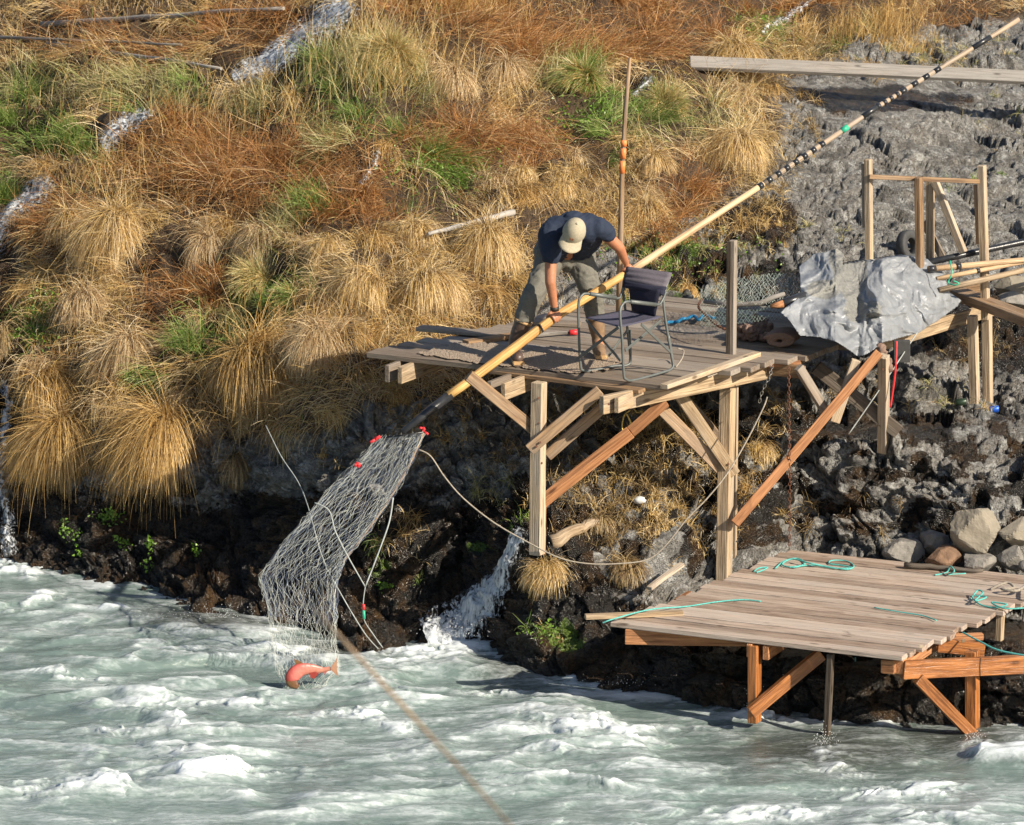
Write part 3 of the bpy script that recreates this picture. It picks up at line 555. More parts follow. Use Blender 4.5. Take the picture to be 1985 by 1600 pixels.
# ---- tussocks: each one its own thing
M['thatch'] = plain('thatch_brown', (.16, .095, .04), .95, scale=40, bump=.8)
TUS = [ # u, v(top), width, height, kind, count, label
 (116, 805, 145, 225, 'gold', 3400, 'long golden tussock at the far left, lowest of those hanging over the dark bank'),
 (104, 712, 148, 165, 'gold', 2600, 'golden tussock draped just above the lowest left hanging tussock'),
 (316, 800, 112, 235, 'gold', 3000, 'narrow golden tussock with long drooping hair beside the far left pair'),
 (488, 655, 172, 225, 'gold', 3800, 'wide brown tussock with a smooth rounded top hanging over the bank, mostly in shadow'),
 (450, 880, 95, 90, 'brown', 900, 'small shaded brown tuft hanging beneath the wide drooping tussock'),
 (225, 400, 190, 200, 'straw', 3400, 'big rounded straw mound lit brightly in the left of the hillside'),
 (130, 400, 130, 130, 'straw', 1800, 'shaggy straw mound beside the small stream at the left edge'),
 (5, 640, 70, 110, 'brown', 900, 'brown tussock cut off by the left edge of the photo'),
 (245, 650, 130, 160, 'pale', 2000, 'dull straw clump between the far left tussocks and the wide drooping tussock'),
 (620, 640, 150, 140, 'pale', 2400, 'pale tussock on the cliff edge left of the platform corner'),
 (160, 560, 150, 120, 'pale', 1800, 'pale matted clump below the big rounded straw mound'),
 (500, 420, 120, 140, 'pale', 1500, 'whitish dry clump hanging in the middle of the left slope'),
 (395, 440, 100, 110, 'pale', 1200, 'thin whitish dry clump left of the middle of the slope'),
 (1422, 92, 185, 125, 'straw', 3800, 'round straw tussock under the end of the long weathered plank'),
 (1415, 262, 175, 140, 'straw', 3600, 'large dome shaped straw tussock beside the bare rock slope'),
 (1250, 392, 125, 95, 'straw', 2400, 'round straw tussock behind the tall upright pole'),
 (1085, 362, 90, 60, 'straw', 1400, 'small round straw tussock above the fisherman'),
 (1290, 195, 130, 90, 'olive', 1900, 'greenish tussock right of the tall upright pole'),
 (1210, 1068, 95, 75, 'brown', 1100, 'shaggy brown tuft behind the lower deck corner'),
 (1060, 1090, 120, 85, 'straw', 1500, 'spiky straw tuft overhanging the small waterfall'),
 (1335, 545, 52, 34, 'gold', 500, 'tiny golden tuft just behind the upper deck near the camp chair'),
 (870, 120, 150, 110, 'pale', 2200, 'pale drooping mound below the rusty brush at the top'),
 (980, 110, 120, 120, 'pale', 1800, 'straw mound below the rusty brush, right of the pale drooping mound'),
 (800, 430, 150, 100, 'straw', 2200, 'bright straw clump around the short broken log'),
 (940, 455, 150, 150, 'straw', 2800, 'bright yellow straw mass left of the bending fisherman'),
 (830, 530, 170, 130, 'straw', 2600, 'straw mass behind the left end of the upper deck'),
 (700, 520, 150, 130, 'straw', 2200, 'tangled straw clump above the platform corner'),
 (1010, 330, 80, 60, 'straw', 900, 'small leaning straw tuft above the broken log'),
 (750, 95, 150, 130, 'olive', 2600, 'tall green and straw grass clump right of the white water stream'),
 (1120, 150, 110, 110, 'green', 1900, 'green clump left of the tall upright pole with a thin shadow across it'),
 (490, 520, 120, 100, 'olive', 1700, 'greenish grass clump in the middle of the left slope'),
 (640, 470, 110, 90, 'straw', 1400, 'straw clump right of the greenish middle clump'),
 (1270, 300, 90, 80, 'straw', 1200, 'straw clump between the tall upright pole and the dome shaped tussock'),
 (1480, 850, 70, 60, 'straw', 600, 'wispy straw tuft growing among rocks beside the long orange brace'),
 (1165, 1005, 80, 50, 'brown', 700, 'brown tuft under the upper platform beside the white driftwood'),
 (560, 560, 90, 80, 'green', 1000, 'green tuft on the left slope below the dry whitish clump'),
]
for x, y, w, h, kd, k, lb in TUS:
    top = G(x, y+h*.22); n_ = at_uv(x, y+h*.3, N0); c = np.array(top) ; k = int(k*1.25)
    a = w/260/2*.80; hh = h/260*.62; cen = np.array(G(x, y+h*.45)) ; r = np.array([a*.80, a*.62, hh*.72])
    cen = cen + np.array([0, .05, 0.0])
    t = thing('grass_tussock', lb, 'tussock', tuple(cen), 'tussocks of grass on the bank')
    mb = MB(); mb.blob(cen, Vector(r)*.93, 14, 9, jit=.05); mb.build('root_mound', M['thatch'], t)
    az = rng.uniform(0, 2*np.pi, k); rr = rng.random(k)**.5*1.0; ln_ = rng.normal(0, .05, 2)
    ro = cen + np.stack([np.cos(az)*rr*r[0]*.95, np.sin(az)*rr*r[1]*.95, r[2]*np.sqrt(np.clip(1-(rr*.95)**2, 0, 1))*.97], -1)
    up = kd in ('olive', 'green')
    cmb = np.array([(x % 7-3)*.22, -.45, 0.]); d0 = np.stack([np.cos(az)*rr*1.1, np.sin(az)*rr*1.1, (1.25 if up else .62)*(1.15-rr)], -1)+cmb+rng.normal(0, .30, (k, 3))
    sw = fbm(np.stack([ro[:, 0]*9, ro[:, 1]*9, ro[:, 2]*0+x], -1), 2, 5); d0[:, 0] += sw*1.6; d0[:, 1] += fbm(np.stack([ro[:, 0]*9+4, ro[:, 1]*9, ro[:, 2]*0+x], -1), 2, 6)*1.0
    L = rng.uniform(.35, 1.0, k)*(1+.22*np.sin(az*2+x)+.15*np.sin(az*5+y))*(hh*1.15+a*.45)*(1.08-.5*rr)*(.8 if up else 1)*(1.3 if kd == 'gold' else 1.0)
    cc = np.full(k, kd, dtype=object); q = rng.random(k); cc[q < .18] = 'pale' if kd != 'gold' else 'gold'; cc[q > .93] = 'brown' if not up else 'straw'
    if up: cc[q < .35] = 'straw'
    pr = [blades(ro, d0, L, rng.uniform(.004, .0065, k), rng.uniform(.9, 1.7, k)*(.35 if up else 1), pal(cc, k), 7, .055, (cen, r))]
    kk = k//16; pr.append(blades(ro[:kk], d0[:kk]*np.array([1.3, 1.3, 1.0])+rng.normal(0, .4, (kk, 3)), L[:kk]*1.1, np.full(kk, .0045), rng.uniform(.2, .9, kk), pal(cc[:kk], kk), 6, .12))
    build_grass('blades', pr, t)
# ================================================================== DECKS
def plankdeck(O, d, n, z, Lp, Rp, q1, pw, th, seed, jl=.03, jr=.03, gap=.006, warp=.004, extra=None):
    """deck boards side by side: O origin, d along boards, n across; Lp/Rp = pixel points of the ragged ends"""
    random.seed(seed); mb = MB()
    sq = lambda p: ((p-O).dot(d), (p-O).dot(n))
    Lq = sorted([sq(PZ(u, v, z))[::-1] for u, v in Lp]); Rq = sorted([sq(PZ(u, v, z))[::-1] for u, v in Rp])
    q = 0
    while q < q1:
        w = pw*random.uniform(.93, 1.05); qm = q+w/2
        s0 = float(np.interp(qm, [a for a, b in Lq], [b for a, b in Lq]))+random.uniform(-jl, jl); s1 = float(np.interp(qm, [a for a, b in Rq], [b for a, b in Rq]))+random.uniform(-jr, jr)
        a = O+d*s0+n*qm; b = O+d*s1+n*qm; a.z = b.z = z-th/2+random.uniform(-.006, .006)
        mb.beam(a, b, w-gap, th, bev=.004, seg=8, warp=warp, roll=random.uniform(-.02, .02)); q += w
    return mb
def axes(p0, p1, z):
    a = PZ(*p0, z); b = PZ(*p1, z); d = (b-a).normalized(); n = Vector((-d.y, d.x, 0));
    if n.y < 0: n = -n
    return a, d, n
# ---- upper platform
O1, d1, n1 = axes((702, 684), (1274, 747), DZ)
q_back = (PZ(1400, 590, DZ)-O1).dot(n1)
up = thing('fishing_platform', 'tall grey weathered plank platform the bending fisherman stands on', 'platform', O1)
mb = plankdeck(O1, d1, n1, DZ, [(702, 684), (770, 668), (850, 655), (930, 640), (1010, 618), (1120, 600), (1240, 585), (1330, 570)], [(1274, 747), (1322, 733), (1378, 722), (1441, 712), (1486, 702), (1549, 694), (1620, 673), (1720, 650), (1760, 630)], q_back, .19, .042, 5, gap=.011)
mb.build('deck', M['grey'], up)
def bm(name, p0, p1, w, h, mat, par, up_=(0, 0, 1), **k):
    return MB().beam(p0, p1, w, h, up_, warp=k.pop('warp', .003), seg=4, **k).build(name, M[mat], par)
def on1(u, v, dz=0): return PZ(u, v, DZ+dz)
zj = DZ-.034
# joists run under the boards, doubled, their cut ends show in front
for (u, v, ln, k) in [(750, 725, 1.0, 0), (775, 728, 1.0, 1), (948, 757, 1.3, 0), (975, 760, 1.3, 1)]:
    a = PZ(u, v, zj-.07); bm('joist', a, a+n1*ln, .036, .135, 'pale' if k else 'grey', up)
a = PZ(1166, 786, zj-.075); b = PZ(1492, 716, zj-.075); bm('joist', a, b, .045, .14, 'pale', up); b2 = b+n1*.9; bm('joist', b+n1*.01+d1*.0, b2, .045, .13, 'grey', up)
a2 = a+d1*.10+n1*.05; bm('joist', a2, a2+n1*1.6, .036, .12, 'pale', up)
a = PZ(1560, 722, zj-.06); bm('joist', a-d1*1.2, a, .04, .10, 'brown', up)
def post(u, vt, vb, w, y, mat, par, du=0, w2=None, name='post', yb=None):
    p0 = PY(u+du, vb, y if yb is None else yb); p1 = PY(u, vt, y); return bm(name, p0, p1, w, w2 or w, mat, par, d1)
yA = PZ(1045, 757, DZ-.03).y+.05; yB = PZ(1408, 738, DZ-.15).y+.02
post(1045, 741, 1075, .092, yA, 'pale', up, -4); post(1411, 728, 1150, .098, yB, 'pale', up, -8, yb=yB-.28)
post(1424, 742, 1090, .03, yB+.02, 'pale', up, -4, .06, 'cleat')
def pb(name, p0, p1, y0, y1, w, h, mat, par, **k): return bm(name, PY(*p0, y0), PY(*p1, y1), w, h, mat, par, **k)
pb('brace', (908, 728), (1034, 832), yA-.15, yA+.05, .04, .09, 'brown', up)
pb('brace', (1026, 872), (1163, 757), yA-.09, yA-.10, .04, .09, 'brown', up)
pb('brace', (1060, 884), (1185, 775), yA+.07, yA+.12, .04, .085, 'brown', up)
pb('brace', (1252, 762), (1405, 918), yB-.32, yB-.10, .04, .095, 'brown', up)
pb('brace', (1298, 738), (1424, 920), yB-.26, yB-.14, .042, .095, 'pale', up)
pb('brace', (1300, 742), (1420, 880), yB+.12, yB+.10, .04, .08, 'brown', up)
pb('brace', (1130, 750), (1290, 790), yB+.5, yB+.1, .05, .10, 'darkwood', up)
# board lying along the right rim
bm('rim_board', PZ(1287, 750, DZ+.018), PZ(1468, 687, DZ+.018), .07, .036, 'pale', up)
bm('rim_board', PZ(1440, 706, DZ-.05), PZ(1552, 705, DZ-.05), .10, .034, 'orange', up)
# nearer loose corner boards
bm('rim_board', PZ(930, 716, DZ-.045), PZ(1245, 758, DZ-.045), .10, .03, 'brown', up)
post(1421, 466, 688, .058, PZ(1421, 688, DZ).y, 'grey', up, -2, .05)
MB().beam(PY(1414, 468, PZ(1421, 688, DZ).y-.01), PY(1412, 690, PZ(1421, 688, DZ).y-.01), .02, .04, d1).build('cleat', M['darkwood'], up)
# shoring under the right part
yC = PZ(1712, 690, DZ).y
post(1713, 690, 876, .075, yC, 'pale', up, -1, yb=yC+.30)
pb('brace', (1548, 712), (1602, 800), yC-.25, yC-.1, .05, .07, 'grey', up); pb('brace', (1660, 698), (1618, 818), yC-.1, yC-.1, .05, .075, 'pale', up)
pb('brace', (1582, 712), (1742, 838), yC+.25, yC+.2, .05, .11, 'darkwood', up)
yD = PZ(1885, 612, DZ).y
post(1885, 612, 806, .07, yD, 'pale', up, 5); 
wk = MB(); random.seed(4)
for k in range(5):
    a = PZ(1500+k*2, 640-k*12, DZ-.03-.0*k); b = PZ(1900+k*6, 597-k*9, DZ-.03)
bm('side_beam', PZ(1700, 668, DZ-.06), PZ(1928, 598, DZ-.06), .04, .115, 'pale', up)
bm('side_beam', PZ(1560, 600, DZ-.05), PZ(1900, 560, DZ-.05), .04, .10, 'brown', up)
for k in range(7):
    t_ = (k+.5)/7; a = PZ(1610+t_*230, 668-t_*62, DZ-.012).lerp(PZ(1640+t_*230, 655-t_*60, DZ-.012), .2); b = PZ(1500+t_*230, 618-t_*45, DZ-.012); wk.beam(a, b, .15, .03, seg=3, warp=.004)
wk.build('walkway_boards', M['grey'], up)
# bolt heads where the braces meet the posts
for u, v, y in [(1047, 858, yA-.13), (1040, 866, yA-.13), (1046, 820, yA-.06), (1050, 898, yA-.06), (1412, 900, yB-.19), (1419, 908, yB-.19), (1409, 872, yB-.06), (1410, 768, yB-.06), (1045, 772, yA-.06), (1180, 784, yA-.6), (1712, 716, yC-.05)]:
    MB().tube([PY(u, v, y), PY(u, v, y+.03)], .009, 8).build('bolt', M['rust'], up)
# long cedar timbers wedged under the platform
lb = thing('cedar_timber', 'long orange cedar timber propped diagonally from the rocks up to the tarp', 'timber', PY(1425, 1015, .75)); pb('timber', (1424, 1016), (1704, 684), .72, yC-.12, .075, .085, 'orange', lb, up_=(0, -1, .3))
lb = thing('cedar_timber', 'short orange cedar timber slung from a yellow rope under the upper platform', 'timber', PY(1050, 975, .9)); pb('timber', (1048, 976), (1222, 838), yA+.10, yA+.2, .06, .095, 'orange', lb, up_=(0, -.6, 1)); pb('timber_end', (1222, 838), (1290, 778), yA+.22, yA+.3, .055, .09, 'orange', lb, up_=(0, -.6, 1))
lb = thing('timber_stub', 'orange timber stub standing beside the foot of the left platform post', 'timber', PY(1052, 1060, yA+.1)); post(1052, 980, 1075, .045, yA+.08, 'orange', lb, -2, name='stub')
lb = thing('heavy_plank', 'heavy brown plank running off the right edge below the bundle of poles', 'plank', PZ(1852, 565, DZ+.1)); bm('plank', PZ(1848, 566, DZ+.10), PZ(2080, 652, DZ+.10), .17, .075, 'brown', lb)
# ---- timber frame behind the tarp
fr_ = thing('scaffold', 'pale timber scaffold of upright posts and a crossbar behind the silver tarp', 'frame', PZ(1790, 560, DZ)); yF = yD+.1
post(1683, 309, 525, .066, yF-.25, 'pale', fr_, 2, .05); post(1675, 318, 440, .022, yF-.22, 'grey', fr_, 1, .04, 'cleat')
post(1781, 344, 520, .078, yF-.28, 'brown', fr_, 2, .05); post(1803, 346, 520, .05, yF+.15, 'pale', fr_, 0, .06)
post(1903, 321, 620, .066, yF-.05, 'pale', fr_, 8, .06); post(1913, 612, 800, .07, yF, 'pale', fr_, 2)
post(1892, 358, 474, .025, yF-.02, 'brown', fr_, 5, .04, 'cleat')
pb('crossbar', (1684, 343), (1898, 352), yF-.31, yF-.10, .04, .035, 'brown', fr_)
pb('brace', (1812, 352), (1868, 490), yF+.1, yF-.05, .045, .06, 'pale', fr_); pb('brace', (1790, 430), (1828, 500), yF+.3, yF+.25, .04, .06, 'grey', fr_)
# ---- lower deck
O2, d2, n2 = axes((1180, 1208), (1752, 1275), LZ)
q2 = (PZ(1540, 1071, LZ)-O2).dot(n2)
lo = thing('river_deck', 'low deck of pinkish new boards on orange legs standing in the river', 'deck', O2)
plankdeck(O2, d2, n2, LZ, [(1180, 1208), (1285, 1172), (1330, 1155), (1375, 1130), (1425, 1112), (1465, 1090), (1530, 1070)], [(1752, 1275), (1812, 1243), (1870, 1215), (1945, 1183), (2010, 1155), (2100, 1120), (2200, 1090)], q2, .14, .036, 9, .03, .03, .015).build('deck', M['deck2'], lo)
zl = LZ-.036
a = PZ(1212, 1234, zl-.055); bm('beam', a, PZ(1446, 1238, zl-.055), .04, .115, 'orange', lo); bm('beam_block', a+n2*.05, a+n2*.05+d2*.10, .04, .11, 'brown', lo)
a = PZ(1216, 1234, zl-.055)+n2*.02; bm('joist', a, a+n2*1.2, .04, .11, 'orange', lo)
a = PZ(1484, 1266, zl-.055); bm('joist', a, a+n2*1.6, .045, .11, 'orange', lo)
a = PZ(1452, 1262, zl-.05); bm('joist', a, a+n2*1.6, .04, .10, 'orange', lo)
a = PZ(1742, 1293, zl-.06); bm('joist', a, a+n2*1.7, .07, .11, 'orange', lo); bm('beam_block', a-n2*.02-d2*.12, a-n2*.02-d2*.02, .05, .1, 'orange', lo)
y3 = PZ(1760, 1290, zl-.06).y+.0
pb('crossbeam', (1750, 1299), (1984, 1288), y3-.05, y3+.42, .05, .135, 'wetorange', lo)
pb('crossbeam', (1818, 1251), (1908, 1260), y3+.5, y3+.52, .05, .10, 'wetorange', lo); pb('crossbeam', (1812, 1238), (1905, 1234), y3+.6, y3+.68, .05, .05, 'orange', lo)
y1 = PZ(1464, 1255, zl).y+.10
post(1463, 1250, 1400, .095, y1, 'wetorange', lo, 0, .07, 'leg'); pb('brace', (1592, 1268), (1455, 1382), y1+.05, y1-.12, .05, .095, 'wetorange', lo)
post(1610, 1268, 1480, .05, PZ(1610, 1268, zl).y+.06, 'darkwood', lo, -10, .045, 'leg')
post(1884, 1262, 1460, .085, y3+.30, 'wetorange', lo, 2, .085, 'leg'); pb('brace', (1780, 1316), (1900, 1440), y3-.02, y3+.22, .045, .085, 'wetorange', lo)
post(1940, 1180, 1242, .06, PZ(1940, 1183, LZ).y+.02, 'pale', lo, -3, .05, 'leg')
# price tags nailed to the board ends are plain white staples
for u, v in [(1786, 1254), (1867, 1243)]: pb('paper_tag', (u-4, v), (u+4, v-1), y3-.09+(.25 if u > 1800 else 0), y3-.09+(.25 if u > 1800 else 0), .004, .025, 'pale', lo)
# ================================================================== LOOSE WOOD
def loose(name, label, cat, p0, p1, w, h, mat, r=None, grp=None, upv=(0, 0, 1), kn=None):
    t = thing(name, label, cat, p0, grp)
    if r is None: MB().beam(p0, p1, w, h, upv, seg=5, warp=.006).build(kn or 'board', M[mat], t)
    else:
        m = 9; pts = [Vector(p0).lerp(Vector(p1), k/m)+Vector((random.uniform(-1, 1), random.uniform(-1, 1), random.uniform(-1, 1)))*r*.25 for k in range(m+1)]
        MB().tube(pts, [r*(1-.45*k/m)*random.uniform(.92, 1.08) for k in range(m+1)], 9).build(kn or 'trunk', M[mat], t)
    return t
def gl(u, v, l=.09):
    q = at_uv(u, v, T0)+at_uv(u, v, N0)*l; return Vector(q.tolist())
def gy(u, v, l=.12): return PY(u, v, G(u, v).y-l)
loose('log', 'longest weathered grey log lying across the grass at the top left', 'log', gy(80, 48, .40), gy(552, 15, .40), 0, 0, 'silver', .032, 'grey logs on the slope')
loose('log', 'thin grey log entering from the left edge below the longest log', 'log', gy(-60, 70, .36), gy(352, 87, .36), 0, 0, 'silver', .02, 'grey logs on the slope')
loose('log', 'curved grey log lowest of the logs at the top left', 'log', gy(90, 84, .30), gy(430, 132, .30), 0, 0, 'silver', .026, 'grey logs on the slope')
loose('log', 'short broken log with a black band lying in straw above the platform', 'log', gy(996, 410, .32), gy(828, 456, .32), 0, 0, 'silver', .03)
yp = G(1422, 130).y-.62
loose('long_plank', 'long weathered plank resting on a round tussock at the upper right', 'plank', PY(1338, 122, yp), PY(2150, 158, yp+.1), .15, .045, 'silver', upv=(0, -.75, 1))
loose('loose_board', 'flat grey board sticking out behind the left end of the upper platform', 'board', PZ(812, 636, DZ+.02), PZ(1000, 652, DZ+.02), .14, .03, 'grey', grp=None)
loose('loose_board', 'short narrow board lying askew by the left boot', 'board', PZ(902, 664, DZ+.02), PZ(1000, 650, DZ+.02), .09, .035, 'brown')
loose('loose_board', 'pale board lying behind the fisherman hand', 'board', PZ(1028, 625, DZ+.02), PZ(1125, 628, DZ+.02), .13, .03, 'grey')
t = loose('handle_stick', 'short round stick with a red end lying behind the boot', 'stick', PZ(1018, 652, DZ+.03), PZ(1106, 645, DZ+.03), 0, 0, 'silver', .022); MB().tube([PZ(1104, 645, DZ+.035), PZ(1122, 644, DZ+.035)], .022).build('red_cap', M['red'], t)
loose('narrow_board', 'narrow pale board laid across the front left corner of the lower deck', 'board', PZ(1134, 1196, LZ+.02), PZ(1324, 1188, LZ+.02), .06, .035, 'pale')
loose('wood_scrap', 'pale wood offcut lying on rocks left of the lower deck', 'offcut', gl(1256, 1160, .10), gl(1308, 1116, .12), .05, .03, 'pale')
loose('deck_log', 'dark bark covered log lying on the back of the lower deck', 'log', PZ(1752, 1096, LZ+.03), PZ(1904, 1107, LZ+.03), 0, 0, 'darkwood', .026)
loose('driftwood', 'bleached white driftwood stump under the upper platform', 'driftwood', gy(1068, 1050, .1), gy(1160, 1010, .1), 0, 0, 'pale', .06)
# upright pole
t = thing('upright_pole', 'tall thin upright pole with orange tape standing behind the fisherman', 'pole', PY(1200, 600, 2.5)); yy = 2.5
MB().tube([PY(1199, 620, yy), PY(1203, 470, yy), PY(1206, 330, yy), PY(1212, 220, yy), PY(1221, 112, yy)], [.026, .024, .021, .019, .015], 10).build('shaft', M['brown'], t)
for a, b in [((1205.5, 336), (1207, 312)), ((1207.3, 308), (1208.6, 288)), ((1209, 284), (1209.8, 272))]: MB().tube([PY(*a, yy), PY(*b, yy)], .0245, 10).build('tape_band', M['orangetape'], t)
# ================================================================== DIP NET (pole + bag)
def py(u): return 1.12 + (u-1215)*.3/140
def pp(u, v): return PY(u, v, py(u))
dn = thing('dip_net', 'long handled dip net held by the fisherman, its wet bag hanging to the river', 'net', pp(1215, 528))
line = [(870, 768), (1000, 672), (1080, 612), (1215, 530), (1480, 357), (1700, 208), (1975, 38)]
wds = [.036, .037, .036, .030, .023, .020, .019]
def pl(t):   # point on the handle by pixel u
    return pp(t, float(np.interp(t, [a for a, b in line], [b for a, b in line])))
U_ = np.linspace(868, 1215, 14); MB().tube([pl(u) for u in U_], [float(np.interp(u, [a for a, b in line], wds)) for u in U_], 12).build('handle', M['pole'], dn)
U_ = np.linspace(1215, 1480, 8); MB().tube([pl(u) for u in U_], [float(np.interp(u, [a for a, b in line], wds)) for u in U_], 12).build('handle', M['pole2'], dn)
U_ = np.linspace(1480, 1975, 12); MB().tube([pl(u) for u in U_], [float(np.interp(u, [a for a, b in line], wds)) for u in U_], 12).build('handle', M['pole3'], dn)
MB().tube([pp(780, 838), pp(826, 802), pl(873)], [.022, .034, .038], 12).build('taped_end', M['black'], dn)
_w = []
for a, b, st_ in [(1470, 1605, 17), (1700, 1740, 12), (1745, 1830, 22)]:
    for u in np.arange(a, b, st_): _w.append((u, u+st_*.5))
for a, b in _w+[(1885, 1920), (1672, 1700)]: MB().tube([pl(a), pl(b)], float(np.interp(a, [q for q, _ in line], wds))+.002, 10).build('black_wrap', M['black'], dn)
MB().tube([pl(1631), pl(1643)], .024, 10).build('green_band', M['green'], dn)
MB().tube([pl(1045), pl(1048)], .0385, 12).build('strap_band', M['black'], dn)
SEC = [((735, 850), (822, 838), .07, .22), ((688, 900), (797, 895), .16, .16), ((640, 945), (757, 965), .24, .12), ((590, 1005), (708, 1035), .28, .06), ((535, 1070), (668, 1085), .27, .0), ((503, 1120), (652, 1125), .24, -.06), ((520, 1185), (650, 1195), .2, -.12), ((526, 1240), (652, 1252), .2, -.3), ((535, 1295), (660, 1295), .18, -.5), ((552, 1335), (630, 1328), .12, -.6), ((580, 1348), (600, 1346), .03, -.62)]
S_s = []
for (a, b, r, y) in SEC: S_s.append((np.array(PY(*a, y+.1)), np.array(PY(*b, y+.1)), r))
def bagpt(s, a):
    s = s*(len(S_s)-1); i = min(int(s), len(S_s)-2); f = s-i
    L_ = S_s[i][0]*(1-f)+S_s[i+1][0]*f; R_ = S_s[i][1]*(1-f)+S_s[i+1][1]*f; r = S_s[i][2]*(1-f)+S_s[i+1][2]*f
    c = (L_+R_)/2; h = (R_-L_)/2; return c+h*math.cos(a)+np.array([0, -1, .15])*r*math.sin(a)
def netlines(fn, nu, nv, rad, name, mat, par, jit=.006, drop=0.03, seed=3, closed=True):
    random.seed(seed); g = {}
    nv2 = nv
    for j in range(nv2+1):
        for i in range(nu):
            p_ = fn(j/nv2, (i+(j % 2)*.5)/nu); g[j, i] = np.array(p_)+np.array([random.gauss(0, jit) for _ in range(3)])
    V = []; F = []
    def seg(p, q):
        d = q-p; l = np.linalg.norm(d)
        if l < 1e-5: return
        d = d/l; a = np.cross(d, [.3, .2, .93]); a /= np.linalg.norm(a)+1e-9; b = np.cross(d, a); k = len(V)
        for P_ in (p, q):
            for an in (0, 2.094, 4.189): V.append(P_+(a*math.cos(an)+b*math.sin(an))*rad)
        F.extend([(k, k+1, k+4, k+3), (k+1, k+2, k+5, k+4), (k+2, k, k+3, k+5)])
    for j in range(nv2):
        for i in range(nu):
            for di in ((0, -1) if j % 2 == 0 else (0, 1)):
                i2 = i+di
                if not closed and not (0 <= i2 < nu): continue
                if random.random() < drop: continue
                seg(g[j, i], g[j+1, i2 % nu])
    return mesh_np(name, np.array(V), np.array(F), M[mat], par, smooth=False)
M['netwhite'] = plain('wet_net_twine', (.68, .70, .64), .35); M['netblue'] = plain('blue_grey_twine', (.16, .20, .30), .4); M['netgreen'] = plain('green_net_twine', (.36, .46, .40), .6)
def bagf(s, w, jx=0): return bagpt(s, w*2*math.pi)
netlines(bagf, 50, 46, .00072, 'net_bag', 'netwhite', dn, .012, .2)
netlines(lambda s, w: bagpt(min(1, s*.62), w*2*math.pi)*1.0+np.array([0.01, .02, -.01]), 40, 30, .0008, 'inner_mesh', 'netblue', dn, .006, .1, 8)
def hoopline(side, s0=0, s1=.62, n=18): return [Vector(bagpt(s0+(s1-s0)*k/n, side).tolist()) for k in range(n+1)]
MB().tube(hoopline(0.0, 0, .42), .0085, 8).build('hoop', M['brown'], dn)
MB().tube(hoopline(math.pi, 0, .45), .007, 8).build('hoop', M['black'], dn)
MB().tube([PY(725, 850, .3), PY(775, 845, .25), PY(822, 838, .22)], .006, 6).build('spreader', M['black'], dn)
for u, v in [(822, 836), (728, 852), (690, 901)]:
    b_ = MB(); 
    for k in range(4): b_.tube([PY(u+random.uniform(-3, 3), v+random.uniform(-5, 5), .1), PY(u+random.uniform(-11, 9), v+random.uniform(-7, 7), .08)], random.uniform(.008, .014), 6)
    b_.build('red_rag', M['red'], dn)
# ================================================================== FISH
fish_t = NT('red_salmon_skin'); fo = fish_t.attr('gc'); tt = fish_t.attr('tint', 'Fac'); fn_ = fish_t.noise(fish_t.obj(), 30, 3)
fc = fish_t.ramp(tt, [(0, (.10, .06, .03)), (.18, (.24, .15, .06)), (.27, (.30, .03, .02)), (.45, (.52, .12, .10)), (.72, (.62, .26, .19)), (1, (.48, .30, .18))])
fish_t.P(Base_Color=fish_t.mix(fish_t.math('MULTIPLY', fn_, .5), fc, (.16, .02, .015)), Roughness=.38); fish_t.bump(fn_, .5, .008); M['fish'] = fish_t.m
fh = thing('salmon', 'red salmon with a curved body leaping at the bottom of the net', 'fish', PY(600, 1300, -.62))
spn = smoothpts([PY(u, v, y_) for u, v, y_ in [(641, 1296, -.6), (625, 1299, -.6), (604, 1297, -.62), (583, 1299, -.64), (569, 1309, -.66), (566, 1322, -.67), (578, 1333, -.68)]], 6)
hs = np.interp(np.linspace(0, 1, len(spn)), [0, .15, .35, .55, .72, .88, 1], [.016, .020, .040, .056, .055, .042, .012])
mbF = MB(); m_ = 14
for k, p_ in enumerate(spn):
    tg = (spn[min(k+1, len(spn)-1)]-spn[max(k-1, 0)]).normalized(); up_ = Vector((0, -1, 0)).cross(tg).normalized(); up_ = -up_ if up_.z < 0 and k < 20 else up_
    if k: up_ = up_ if up_.dot(pu) > 0 else -up_
    pu = up_
    for i in range(m_):
        a = 2*math.pi*i/m_; q = p_+up_*hs[k]*math.sin(a)+Vector((0, -1, 0))*hs[k]*.45*math.cos(a)
        f = k/(len(spn)-1); mbF.v.append(tuple(q)); mbF.g.append(tuple(q)); mbF.t.append(.1+ .1*math.sin(a) if f > .80 else max(.20, .9-.55*f-.22*max(0, math.sin(a))-.5*max(0, -math.sin(a)-.75)))
for k in range(len(spn)-1):
    for i in range(m_): mbF.f.append((k*m_+i, k*m_+(i+1) % m_, (k+1)*m_+(i+1) % m_, (k+1)*m_+i)); mbF.sm.append(True)
mbF.f.append(tuple(range(m_))); mbF.f.append(tuple((len(spn)-1)*m_+i for i in range(m_))); mbF.sm += [False]*2
mbF.build('body', M['fish'], fh)
def fin(name, px, y, tn):
    a = [PY(u, v, y) for u, v in px]; b = [p+Vector((0, .008, 0)) for p in a]; n = len(a)
    MB().add(a+b, [tuple(range(n)), tuple(reversed(range(n, 2*n)))]+[(i, (i+1) % n, n+(i+1) % n, n+i) for i in range(n)], None, tn).build(name, M['fish'], fh)
fin('tail_fin', [(643, 1291), (651, 1281), (655, 1269), (653, 1284), (653, 1297), (656, 1312), (648, 1305), (642, 1300)], -.60, .95)
fin('pelvic_fin', [(612, 1303), (600, 1305), (602, 1314), (609, 1316), (618, 1306)], -.64, .32); fin('dorsal_fin', [(574, 1291), (570, 1278), (580, 1282), (590, 1288)], -.63, .15)
fin('anal_fin', [(634, 1302), (628, 1303), (630, 1309)], -.62, .5)
